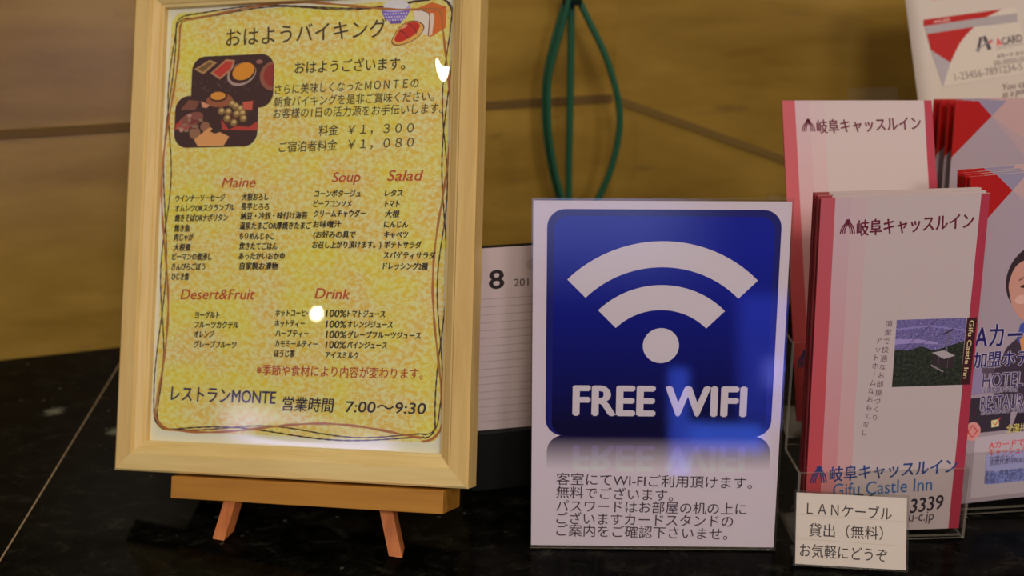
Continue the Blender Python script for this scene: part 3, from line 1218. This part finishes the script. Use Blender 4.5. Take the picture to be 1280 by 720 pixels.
def on_paper(name, art, pz=-1.85, parent=None):
    o = art.build(name, parent or paper)
    o.location.z = pz / 1000
    return o


A = Art()
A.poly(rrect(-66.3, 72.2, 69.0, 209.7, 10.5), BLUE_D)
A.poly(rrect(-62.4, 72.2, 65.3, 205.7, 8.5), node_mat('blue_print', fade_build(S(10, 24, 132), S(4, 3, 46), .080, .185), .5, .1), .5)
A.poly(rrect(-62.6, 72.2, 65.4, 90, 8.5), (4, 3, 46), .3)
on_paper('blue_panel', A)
A = Art()
KEY = (184, 170, 178)
cx, cy = 1.3, 112.6


def band(r0, r1):
    return oval(cx, cy, r1, r1, 40, 0, 45, 135) + oval(cx, cy, r0, r0, 40, 0, 45, 135)[::-1]


A.poly(band(63.2, 78.6), KEY, 1)
A.poly(band(37.6, 52.6), KEY, 1)
A.poly(oval(1.6, 128.6, 10.7, 10.7, 40), KEY, 1)
on_paper('radio_wave_symbol', A)
A = Art()
A.lines(W_TITLE, KEY, 1, 0, .95)
on_paper('title_lettering', A)
A = Art()
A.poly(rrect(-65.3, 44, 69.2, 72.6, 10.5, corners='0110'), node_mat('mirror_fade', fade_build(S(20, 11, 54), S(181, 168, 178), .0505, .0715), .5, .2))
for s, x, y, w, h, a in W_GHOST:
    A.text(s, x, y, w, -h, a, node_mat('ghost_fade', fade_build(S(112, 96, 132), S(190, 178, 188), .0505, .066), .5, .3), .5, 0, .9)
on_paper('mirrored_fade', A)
A = Art()
A.lines(W_TEXT, (56, 42, 52), 1, 0, .03)
on_paper('notice_lettering', A)

# ================================================================== CABLE LOAN SIGN
ls = empty('sign_holder', 'tiny clear acrylic stand with a white card offering cable loan, in front of the leaflets', 'sign')
pose(ls, (.2013, .5653, .0024), -8.1, 24, 1.2)
sign_holder(ls, 66, 44.6, 24, 20, 1.3)
card = box('card_insert', (-32, .8, -1.75), (32, 43.2, -1.55), PAPER_WARM, ls)
A = Art()
A.lines(LAN_TEXT, (40, 32, 32), 0, 0, .04)
for y in (15.2, 29.6):
    A.stroke([(-31.8, y + .6), (31.8, y - .4)], .22, (160, 146, 136), 0)
on_paper('notice_lettering', A, -1.55, card)

# ================================================================== LEAFLETS
CRIM, PINK2, PINK3, WINE = (158, 66, 78), (176, 134, 140), (178, 146, 150), (80, 18, 38)
RW, RH = 97.5, 213.0
STRIPE1 = node_mat('stripe_crimson', fade_build(S(150, 66, 74), S(156, 60, 64), .02, .2), .5, .3)
STRIPE2 = node_mat('stripe_pink', fade_build(S(158, 135, 139), S(166, 106, 108), .03, .2), .5, .3)
STRIPE3 = node_mat('stripe_pale', fade_build(S(159, 139, 140), S(165, 126, 124), .03, .2), .5, .3)


def folded_sheet(w, h, mats, colour, parent):
    """sheet folded in three: front panel, then two more behind it; colour(x, panel, y) picks the slot"""
    hw = w / 2
    xs = sorted({-hw, -hw + 9.2, hw - 5.5, hw})
    path = [(x, 0.0, 0) for x in reversed(xs)]
    path += [(-hw - .15, -.2, 1)]
    path += [(x, -.4 - .3 * (x + hw) / w, 1) for x in xs]
    path += [(hw + .12, -.85, 2)]
    path += [(x, -1.0 - .2 * (hw - x) / w, 2) for x in reversed(xs)]
    ys = [0, h * .81, h]
    th = .16
    v, f, fm = [], [], []
    n = len(path)
    for dz in (0, -th):
        for y in ys:
            for x, c, k in path:
                v.append((x / 1000, y / 1000, (c + (dz if k != 1 else dz)) / 1000))
    ny = len(ys)
    for s in (0, 1):
        for j in range(ny - 1):
            for i in range(n - 1):
                a = s * n * ny + j * n + i
                q4 = (a, a + 1, a + n + 1, a + n)
                f.append(q4 if s else q4[::-1])
                mx = (path[i][0] + path[i + 1][0]) / 2
                fm.append(colour(mx, max(path[i][2], path[i + 1][2]), (ys[j] + ys[j + 1]) / 2))
    for j in (0, ny - 1):
        for i in range(n - 1):
            a, b = j * n + i, n * ny + j * n + i
            f.append((a, a + 1, b + 1, b))
            fm.append(0)
    for i in (0, n - 1):
        for j in range(ny - 1):
            a, b = j * n + i, n * ny + j * n + i
            f.append((a, a + n, b + n, b))
            fm.append(0)
    return mesh_obj('folded_sheet', v, f, mats, parent, fm)


def hotel_colour(x, panel, y):
    if panel == 0:
        return 0
    return 1 if x < -RW / 2 + 9 else 0


EDGE_PAPER = print_mat((188, 160, 146), .6)
CRIMSON = print_mat((122, 36, 40), .5)


def arch_logo(A, pts, mat, layer=1):
    """the arched emblem: crossing pairs of curved strokes"""
    (x0, y0), (x1, y1), (xt, yt) = pts
    w = x1 - x0
    h = yt - (y0 + y1) / 2
    for k in range(3):
        for sgn in (-1, 1):
            cxm = xt
            p = [(cxm + sgn * w * (.5 - .145 * k), y0, 0), (cxm + sgn * w * (.40 - .13 * k), y0 + h * .42, 0),
                 (cxm + sgn * w * (.17 - .10 * k), y0 + h * .76, 0), (cxm - sgn * w * (.07 + .05 * k), y0 + h * (1.04 - .05 * k), 0)]
            A.stroke(smooth_path(p, 5), w * .085, mat, layer)


def leaflet_print(sheet_):
    A = Art()
    hw = RW / 2
    A.poly([(-hw, 0), (-hw + 9.2, 0), (-hw + 8.2, RH), (-hw, RH)], STRIPE1)
    A.poly([(-hw + 9.2, 0), (-hw + 18.4, 0), (-hw + 17.6, RH), (-hw + 8.2, RH)], STRIPE2)
    A.poly([(-hw + 18.4, 0), (-hw + 27.6, 0), (-hw + 27.0, RH), (-hw + 17.6, RH)], STRIPE3)
    A.poly([(hw - 6.6, 0), (hw, 0), (hw, RH), (hw - 5.0, RH)], (138, 40, 56))
    PALE = (160, 144, 134)
    c = LEAF_CURVES
    for a in ([c[0], c[1], c[2]], [c[3], c[4], c[5]], [c[6], c[7]], [c[8], c[9]], [c[10], c[11]], [c[12], c[13]], [c[14], c[15]]):
        A.stroke(smooth_path([(x, y, 0) for x, y in a], 5), .55, PALE, .6)
    for x, y in ((-14, 92), (8, 91)):
        A.stroke([(x - 7, y), (x + 5, y), (x + 5, y + 5)], .5, PALE, .6)
    A.build('colour_stripes', sheet_)
    A = Art()
    A.lines(LEAF_TITLE, WINE, 1, 0, .2)
    arch_logo(A, LEAF_LOGO, WINE)
    A.build('hotel_lettering', sheet_)
    # printed photograph of the ropeway car
    A = Art()
    x0, y0, x1, y1 = 0.0, 96.0, 47.9, 138.4
    xm = 41.6
    A.poly([(x0, y0), (xm, y0), (xm, y1), (x0, y1)], FOREST, .6)
    A.poly([(x0, 120), (8, 119), (16, 121.4), (24, 118.4), (32, 121), (xm, 124), (xm, y1), (x0, y1)], TOWN, .8)
    A.poly([(x0, 126.5), (14, 126), (26, 123.6), (26, 122.2), (12, 123.6), (x0, 123)], (124, 112, 156), 1.0)
    A.poly([(x0, 133), (20, 134.5), (xm, 131), (xm, 130.2), (20, 133.4), (x0, 132)], (112, 102, 150), 1.0)
    A.stroke([(24.5, y1), (4, 119)], .35, (48, 40, 60), 1.2)
    A.stroke([(36.5, 133.4), (22, 126), (8, 119)], .3, (60, 52, 76), 1.2)
    A.stroke([(34.8, 131.6), (28.6, 128.4)], .9, (40, 34, 44), 1.4)
    A.stroke([(32.2, 130.2), (31.0, 122), (31.4, 117)], 1.1, (88, 80, 96), 1.4)
    A.poly([(23.4, 108.6), (36, 106.6), (36.6, 114.2), (29.6, 113.2), (23.2, 116)], (42, 32, 36), 1.6)
    A.poly([(22.6, 117.2), (29.8, 118.4), (36.8, 114.8), (30.2, 112.9)], (140, 130, 132), 1.8)
    A.poly([(22.8, 109.8), (30.6, 105.2), (30.2, 104.4), (22.4, 108.8)], (112, 100, 104), 1.8)
    A.stroke([(27, 114.6), (27, 108.4)], .3, (80, 66, 68), 1.9)
    A.stroke([(32.6, 113.4), (32.6, 106.6)], .3, (80, 66, 68), 1.9)
    A.poly([(xm, y0), (x1 - .6, y0), (x1, y1), (xm + .4, y1)], (50, 18, 22), 2.0)
    A.text('Gifu Castle Inn', 45.0, 136.6, 36.6, 2.6, -91.5, (196, 164, 120), 2.3, 0, .05)
    A.build('ropeway_picture', sheet_)
    A = Art()
    A.upright('清潔で快適なお部屋づくり', (-4.4, 136.2), (-9.0, 76.5), 3.9, (76, 60, 66), 1)
    A.upright('アットホームなおもてなし', (-9.6, 126), (-14.6, 67), 3.9, (76, 60, 66), 1)
    A.build('slogan_lettering', sheet_)
    A = Art()
    A.lines(LEAF_LOWER, (30, 52, 100), 1, .05, .2)
    arch_logo(A, LEAF_LOGO_LOW, (34, 50, 96))
    A.lines(LEAF_ENG, (48, 84, 128), 1, 0, .06)
    A.lines(LEAF_PHONE[:1], (40, 30, 38), 1, .2, .22)
    A.lines(LEAF_PHONE[1:], (60, 46, 54), 1, .1, .05)
    A.text('058-26', -44, 22.4, 38, 7.4, 0, (40, 30, 38), 1, .2, .2)
    A.build('contact_lettering', sheet_)


HOTEL_MATS = [PAPER, CRIMSON]


def copy_tree(src, name=None):
    """a copy of a thing with copies of its parts and sub-parts"""
    r = src.copy()
    COL.objects.link(r)
    for ch in list(src.children):
        c = ch.copy()
        COL.objects.link(c)
        c.parent = r
        for g in ch.children:
            d = g.copy()
            COL.objects.link(d)
            d.parent = c
    return r


GRP_L = 'pink striped hotel leaflets in the left rack'
lf = empty('leaflet', 'pink striped hotel leaflet with ropeway picture, frontmost in the low left pocket', 'leaflet', GRP_L)
fs = folded_sheet(RW, RH, HOTEL_MATS, hotel_colour, lf)
leaflet_print(fs)
POSE_CF = dict(org=Vector((.2309, .6026, .0046)), yaw=1.65, lean=4.48, roll=1.34)
m = pose(lf, POSE_CF['org'], POSE_CF['yaw'], POSE_CF['lean'], POSE_CF['roll'])
# the ones behind it: only their red left edges show
lb = empty('leaflet', 'red edged hotel leaflet tucked directly behind the frontmost one in the low left pocket', 'leaflet', GRP_L)
fb = folded_sheet(RW, RH, HOTEL_MATS, hotel_colour, lb)
A = Art()
A.poly([(-RW / 2, 0), (-RW / 2 + 9.2, 0), (-RW / 2 + 8.2, RH), (-RW / 2, RH)], (126, 40, 46))
A.build('colour_stripes', fb)
names = ['second hotel leaflet from the front in the low left pocket, showing a thin red edge',
         'third hotel leaflet from the front in the low left pocket, showing a thin red edge',
         'fourth hotel leaflet from the front in the low left pocket, showing a thin red edge',
         'hindmost hotel leaflet in the low left pocket, its red edge farthest left']
nrm = m.to_3x3() @ Vector((0, 0, 1))
for i, t in enumerate((3.8, 7.4, 11.0, 14.6)):
    o = lb if i == 0 else copy_tree(lb)
    o['label'] = names[i]
    mm = m.copy()
    mm.translation = POSE_CF['org'] - nrm * t / 1000 + Vector(((-.0006, .0001, -.0004, -.0002)[i], 0, (.0006, .0002, .0010, .0005)[i]))
    o.matrix_world = mm
# the taller one standing in the raised pocket behind
lr = copy_tree(lf)
lr['label'] = 'pink striped hotel leaflet standing higher at the back, its title just under the bare wall'
pose(lr, (.2331, .6441, .0602), 1.82, 28.73, -.31)
lr.scale = (1.036, 1.0, 1.0)

# ---------------------------------------------------------------- member card leaflets
AW, AH = 99.0, 214.0
RED = print_mat((138, 14, 12), .45)
COVER = print_mat((136, 122, 130), .5)


def member_colour(x, panel, y):
    if panel == 0:
        return 1
    return 2 if (x < -AW / 2 + 9.3 and y > AH * .81) else 0


MEMBER_MATS = [PAPER, COVER, RED]
GRP_R = 'red cornered member card leaflets in the right rack'


def member_motif(A):
    hw = AW / 2
    A.poly([(-hw, AH), (-33.2, AH), (-22.6, AH - 10.6), (-hw, AH - 38.5)], RED, 0)
    A.poly([(-33.2, AH), (-12.5, AH), (-22.6, AH - 10.6)], (118, 110, 128), 0)
    A.poly([(-12.5, AH), (hw, AH), (hw, AH - 62), (34, AH - 46), (-22.6, AH - 10.6)], (154, 126, 124), 0)
    A.poly([(-22.6, AH - 10.6), (34, AH - 46), (hw, AH - 62), (hw, AH - 96), (14, AH - 50)], (146, 124, 128), .2)


ac = empty('leaflet', 'member card leaflet with a smiling woman printed on it, foremost in the right rack', 'leaflet', GRP_R)
fa = folded_sheet(AW, AH, MEMBER_MATS, member_colour, ac)
A = Art()
member_motif(A)
A.build('corner_motif', fa)
# printed portrait: hair, face, smile, scarf and suit
A = Art()
SKIN = (164, 118, 104)
px, py = -2.0, 141.0
A.poly(clip([(x, y) for x, y in oval(px, py + 4.5, 22.6, 23.6, 36)], 1, 120, False), (40, 28, 32), .4)
A.poly([tuple(p[:2]) for p in smooth_path([(-22.4, 146, 0), (-21.6, 137, 0), (-19.2, 129, 0), (-13.6, 121.4, 0), (-5, 116.6, 0), (1, 116.6, 0), (9.6, 121.4, 0), (15.2, 129, 0), (17.6, 137, 0), (18.4, 147, 0), (12, 158, 0), (-2, 161, 0), (-17, 157, 0)], 5, True)], SKIN, .8)
A.poly([(-9, 120), (5, 120), (7, 106), (-11, 106)], (176, 124, 110), .6)
for s in (-1, 1):
    ex = px + s * 9.6
    A.poly(oval(ex, 142.4, 3.6, 1.1, 16), (52, 34, 34), 1.2)
    A.stroke(smooth_path([(ex - 4.6, 146.4, 0), (ex, 148.4, 0), (ex + 4.6, 146.8, 0)], 4), .8, (92, 62, 54), 1.2)
    A.poly(oval(px + s * 12, 134, 4.2, 3.0, 16), (204, 140, 128), 1.0)
A.poly(clip(oval(px, 131.6, 9.4, 7.2, 24), 1, 131.6), (150, 40, 44), 1.2)
A.poly(clip(oval(px, 131.2, 8.0, 4.2, 24), 1, 131.2), (214, 200, 196), 1.4)
A.stroke(smooth_path([(px - 2, 136, 0), (px, 135, 0), (px + 2, 136, 0)], 4), .5, (166, 108, 96), 1.2)
A.poly([(-30, 60), (34, 60), (34, 96), (20, 108), (8, 112), (2, 100), (-6, 100), (-12, 112), (-22, 104), (-30, 90)], (52, 40, 52), .5)
A.poly([(-14, 118), (-8, 120), (-3, 104), (-10, 100), (-16, 108)], (52, 66, 132), .9)
A.poly([(10, 118), (4, 120), (-1, 104), (6, 100), (12, 108)], (42, 50, 120), .9)
A.poly([(-6, 112), (2, 112), (-2, 96)], (186, 176, 196), .85)
A.poly([(-14, 108), (-10, 112), (-9, 100), (-12, 98)], (176, 120, 70), 1.0)
A.build('portrait_picture', fa)
A = Art()
A.poly([(-AW / 2, 48), (-18, 48), (-18, 62), (-34, 72), (-AW / 2, 72)], (46, 36, 46), .4)
A.poly([(-46, 96), (-30, 96), (-30, 84), (-46, 84)], (74, 60, 72), .4)
A.poly([(-AW / 2 + 1, 74), (-38, 74), (-38, 95), (-AW / 2 + 1, 95)], (120, 108, 136), .5)
A.poly([(-18, 46), (AW / 2, 46), (AW / 2, 88), (30, 92), (-10, 70)], (38, 28, 38), .3)
A.poly([(-24, 78), (-12, 98), (2, 98), (-6, 74)], (40, 46, 112), .45)
A.poly(oval(-43.2, 49.5, 5.4, 6.4), (190, 120, 116), .8)
A.stroke([(-46.4, 49.5), (-43.2, 53.6), (-40, 49.5), (-43.2, 45.4), (-46.4, 49.5)], .9, (166, 40, 40), 1)
A.build('suit_picture', fa)
NAVY, HALO = (26, 20, 76), (156, 146, 158)
A = Art()
for tab, halo in ((A_BIG[:1], .0), (A_BIG[1:], .0), (A_MID, 1), (A_SMALL, 1)):
    k = .5 if tab is A_BIG else .35
    A.lines(tab, HALO, 2.0, 0, .75 if halo == 0 else .5)
    A.lines(tab, NAVY if not halo else (54, 40, 78), 2.6, 0, .22 if not halo else .05)
A.poly([(-30.6, 50.8), (-25.6, 51.2), (-25.8, 56.0), (-30.8, 55.6)], (196, 176, 130), 2.0)
A.stroke([(-29.6, 54), (-28.2, 52.2), (-24.8, 57)], .8, (180, 50, 40), 2.4)
A.lines(A_GOLD, (190, 164, 96), 2.2, 0, .1)
A.build('cover_lettering', fa)
A = Art()
A.poly([(-41.2, 45.0), (AW / 2 - .3, 47.6), (AW / 2 - .3, 3.2), (-43.4, 3.2)], (156, 144, 150), 1.0)
A.poly(rrect(-33.8, 11.5, 44, 33, 2.5), (110, 118, 172), 1.2)
A.poly(rrect(-33.4, 20, 44, 33, 2.5), (140, 140, 180), 1.35)
A.lines(A_REDTEXT, (184, 50, 56), 1.8, .05, .1)
A.lines(A_FINE, (58, 50, 84), 1.8, 0, .03)
A.build('offer_panel', fa)
AFO = Vector((.3405, .6375, .0088))
m = pose(ac, AFO, 6, 7, 3.2)
nrm = m.to_3x3() @ Vector((0, 0, 1))
# plain ones: the folded sheet and its corner motif
ap = empty('leaflet', 'x', 'leaflet', GRP_R)
fp = folded_sheet(AW, AH, MEMBER_MATS, member_colour, ap)
A = Art()
member_motif(A)
A.build('corner_motif', fp)
first = True


def put_member(label, mat_, t, side=0.0, dz=0.0):
    global first
    o = ap if first else copy_tree(ap)
    first = False
    o['label'] = label
    mm = mat_.copy()
    r3 = mat_.to_3x3()
    mm.translation = mat_.translation - r3 @ Vector((0, 0, 1)) * t / 1000 + r3 @ Vector((1, 0, 0)) * side / 1000 + Vector((0, 0, dz / 1000))
    o.matrix_world = mm
    return o


put_member('red edged member card leaflet second from front, right behind the smiling woman', m, 5, 0, .6)
put_member('red edged member card leaflet third from front, behind the smiling woman', m, 10, .5, 1.0)
put_member('red edged member card leaflet fourth from front, farthest behind the smiling woman', m, 17.5, 1.0, 1.8)
dummy = bpy.data.objects.new('x', None)
m2 = pose(dummy, (.3563, .7410, .0306), 6, 8, -.22)
bpy.data.objects.remove(dummy)
put_member('red cornered member card leaflet in the raised pocket, foremost under the big card poster', m2, 0)
put_member('red cornered leaflet second in the raised pocket, fanned left behind the foremost', m2, 9, -.5)
put_member('red cornered leaflet third in the raised pocket, a dark red sliver at its left', m2, 20, -1.0)
put_member('red cornered leaflet hindmost in the raised pocket, against the white card poster', m2, 28, -1.5)

# ---------------------------------------------------------------- big card leaflet at the back
PWH, PHT = 105.0, 285.0
po = empty('poster', 'large white leaflet with a tilted red member card, rearmost at upper right', 'poster')
pose(po, (.4336, .7857, .0607), 4, 25.16, 3.37)
po.scale = (1.015, 1.015, 1.015)


def bow(x, y):
    """gentle sag of the big sheet"""
    return 2.2 * math.sin(math.pi * min(1, max(0, y / PHT))) - 1.0 * (x / PWH) ** 2


nx, ny = 14, 24
v = [((-PWH + 210 * i / nx) / 1000, (PHT * j / ny) / 1000, bow(-PWH + 210 * i / nx, PHT * j / ny) / 1000) for j in range(ny + 1) for i in range(nx + 1)]
f = [(j * (nx + 1) + i, j * (nx + 1) + i + 1, (j + 1) * (nx + 1) + i + 1, (j + 1) * (nx + 1) + i) for j in range(ny) for i in range(nx)]
ps = mesh_obj('paper_sheet', v, f, print_mat((157, 146, 136), .5), po, smooth=True)
so = ps.modifiers.new('paper', 'SOLIDIFY')
so.thickness = .0003
so.offset = -1


def on_poster(name, art):
    art.v = [(x, y, z + bow(x * 1000, y * 1000) / 1000 + .0002) for x, y, z in art.v]
    return art.build(name, ps)


def dense(pts, n=6):
    out = []
    for i in range(len(pts)):
        a, b = pts[i], pts[(i + 1) % len(pts)]
        out += [(a[0] + (b[0] - a[0]) * k / n, a[1] + (b[1] - a[1]) * k / n) for k in range(n)]
    return out


A = Art(2)
sh = [(x + 1.2, y - 1.3) for x, y in P_CARD]
A.poly(P_CARD, (162, 152, 140), 1)
A.poly(P_RED1, RED, 1.6)
A.poly(P_RED2[:2] + [tuple(p[:2]) for p in smooth_path([(*P_RED2[1], 0), (*P_RED2[2], 0), (*P_RED2[3], 0)], 6)][1:] + P_RED2[4:], RED, 1.6)
A.poly(P_GREY1, (130, 122, 122), 1.4)
A.poly(P_GREY2, (132, 124, 128), 1.4)
A.lines(P_SMALLRED, (204, 160, 150), 2.2)
A.poly([(-86.4, 245.2), (-82.6, 246.6), (-82.6, 245.4)], (206, 170, 160), 2.2)
L = P_LOGO
GR = (62, 54, 56)
A.stroke([L[0], L[1]], 2.2, GR, 2)
A.stroke([L[2], L[3]], 3.0, GR, 2)
A.stroke(smooth_path([(L[0][0] - 1.5, L[0][1] + .4, 0), (*L[4], 0), (*L[5], 0)], 6), 1.0, (110, 104, 108), 2.3)
A.poly([(L[6][0] + (2.0 if k % 2 == 0 else .8) * math.sin(k * math.pi / 5), L[6][1] + (2.0 if k % 2 == 0 else .8) * math.cos(k * math.pi / 5)) for k in range(10)], (190, 40, 40), 2.4)
s, x, y, w, h, a = P_ACARD[0]
A.text('A', x, y, w * .2, h, a, (178, 28, 34), 2, 0, .2)
c_, s_ = math.cos(math.radians(a)), math.sin(math.radians(a))
A.text('CARD', x + w * .22 * c_, y + w * .22 * s_, w * .78, h, a, (66, 52, 54), 2, 0, .16)
A.text('HOTEL NETWORK', x, y - 4.6, w * 1.05, 1.5, a, (120, 108, 108), 2)
A.lines(P_TXT[:1], (70, 60, 60), 2, 0, .05)
A.lines(P_TXT[1:], (104, 92, 90), 2, 0, .02)
on_poster('member_card_picture', A)
A = Art(2)
A.lines(P_SCRIPT, (84, 66, 64), 2, .3)
on_poster('script_lettering', A)
A = Art(2)
A.text('ポイント', P_TOP[0][0] - 2, 263.6, 16, 4.2, 3, (184, 96, 98), 1)
A.text('カード会員', P_TOP[1][0] + 3, 264.6, 22, 4.2, 3, (184, 96, 98), 1)
A.stroke(oval(P_TOP[2][0] + 5, 265.0, 4.8, 3.6, 28) + oval(P_TOP[2][0] + 5, 265.0, 4.8, 3.6, 28)[:1], .7, (184, 80, 84), 1)
A.text('募集中', P_TOP[2][0] + 11.5, 265.6, 15, 4.4, 3, (184, 80, 84), 1)
on_poster('headline_lettering', A)

# ================================================================== CLEAR RACKS
def rack(label, org, yaw, x0, x1, fronts, floors, backs, left_side, right_side):
    """clear acrylic leaflet rack. local x along it, y to the back, z up (mm)
    fronts/backs: (y, z0, z1, lean) sheets; floors: (y0, y1, z); profile: side outline (y, z)"""
    r = empty('leaflet_rack', label, 'leaflet rack')
    mm = Matrix.Rotation(math.radians(yaw), 4, 'Z')
    mm.translation = Vector(org)
    r.matrix_world = mm
    t = 1.6
    for nm, tab in (('pocket_front', fronts), ('back_panel', backs)):
        for y, z0, z1, le in tab:
            o = acrylic(nm, (x0 + t, 0, 0), (x1 - t, (z1 - z0), t), r)
            o.matrix_local = Matrix.Translation((0, (y + t) / 1000, z0 / 1000)) @ Matrix.Rotation(math.radians(90 - le), 4, 'X')
    for y0, y1, z in floors:
        acrylic('pocket_floor', (x0 + t, y0, z), (x1 - t, y1, z + t), r)
    for x, profile in ((x0, left_side), (x1 - t, right_side)):
        o = prism('side_panel', profile, 0, t, [CLEAR, EDGE], r, 1)
        o.matrix_local = Matrix(((0, 0, 1, x / 1000), (1, 0, 0, 0), (0, 1, 0, 0), (0, 0, 0, 1)))
    return r


LEFT_SIDE = [(0, 0), (84, 0), (84, 118), (39, 118), (34, 50), (33.8, 47), (3.7, 47)]
LOW_SIDE = [(0, 0), (84, 0), (84, 50), (34, 50), (33.8, 47), (3.7, 47)]
rack('clear acrylic rack with a stepped pair of pockets holding the pink striped leaflets', (.2318, .5978, .0008), 3.0, -57.5, 50.5,
     [(0, 0, 47, 4.5), (34, 50, 118, 4.5)],
     [(3, 32.4, 0), (36, 78, 54)],
     [(55, 58, 205, 28.0)],
     LEFT_SIDE, LOW_SIDE)
STEPS = [(0, 0), (178, 0), (178, 84), (102, 84), (94, 26), (50, 26), (40, 42), (5, 42)]
rack('clear acrylic rack with three stepped tiers holding the red cornered leaflets and card poster', (.3400, .6320, .0008), 6.0, -55.5, 224,
     [(0, 0, 42, 7), (94, 26, 84, 8)],
     [(3, 34, 1.6), (96.5, 140, 21), (142, 172, 48)],
     [(38, 6, 88, 7), (160, 50, 250, 25)],
     STEPS, STEPS)

# ================================================================== GREEN CABLE
GREEN = print_mat((24, 66, 46), .45)
cb = empty('cable', 'coil of dark green cable hanging on the wall in the corner, above the wireless sign', 'cable')
yc = .978


def cpt(x, z, dy=0.0):
    return (x, yc + dy, z)


left = smooth_path([cpt(.0475, .292), cpt(.040, .268), cpt(.0305, .228), cpt(.0290, .190), cpt(.0335, .150), cpt(.043, .112), cpt(.052, .085), cpt(.060, .078)], 7)
left2 = smooth_path([cpt(.049, .292, -.006), cpt(.0415, .262, -.006), cpt(.0325, .225, -.006), cpt(.032, .188, -.006), cpt(.0365, .150, -.006), cpt(.046, .112, -.006), cpt(.056, .088, -.006), cpt(.064, .080, -.006)], 7)
mid = smooth_path([cpt(.0505, .293, .003), cpt(.0510, .240, .003), cpt(.0512, .180, .003), cpt(.0512, .130, .003), cpt(.053, .098, .003), cpt(.060, .080, .003)], 7)
right = smooth_path([cpt(.0540, .293), cpt(.066, .270), cpt(.082, .238), cpt(.0935, .200), cpt(.0945, .170), cpt(.087, .135), cpt(.074, .104), cpt(.066, .086), cpt(.060, .078)], 7)
for nm, p, r in (('strand', left, .0030), ('strand', left2, .0026), ('strand', mid, .0032), ('strand', right, .0030)):
    tube(nm, p, r, GREEN, cb)
tube('binding_tie', [cpt(.0512, .302), cpt(.0512, .296), cpt(.0512, .284)], .0085, print_mat((20, 34, 28), .5), cb, 14)
tube('hanging_cord', smooth_path([cpt(.0512, .300), cpt(.0515, .325, .012), (.052, 1.0185, .345)], 5), .0022, GREEN, cb)
tube('wall_hook', [(.052, 1.0195, .341), (.052, 1.0125, .341), (.052, 1.0105, .349)], .0018, print_mat((150, 140, 130), .3), cb)
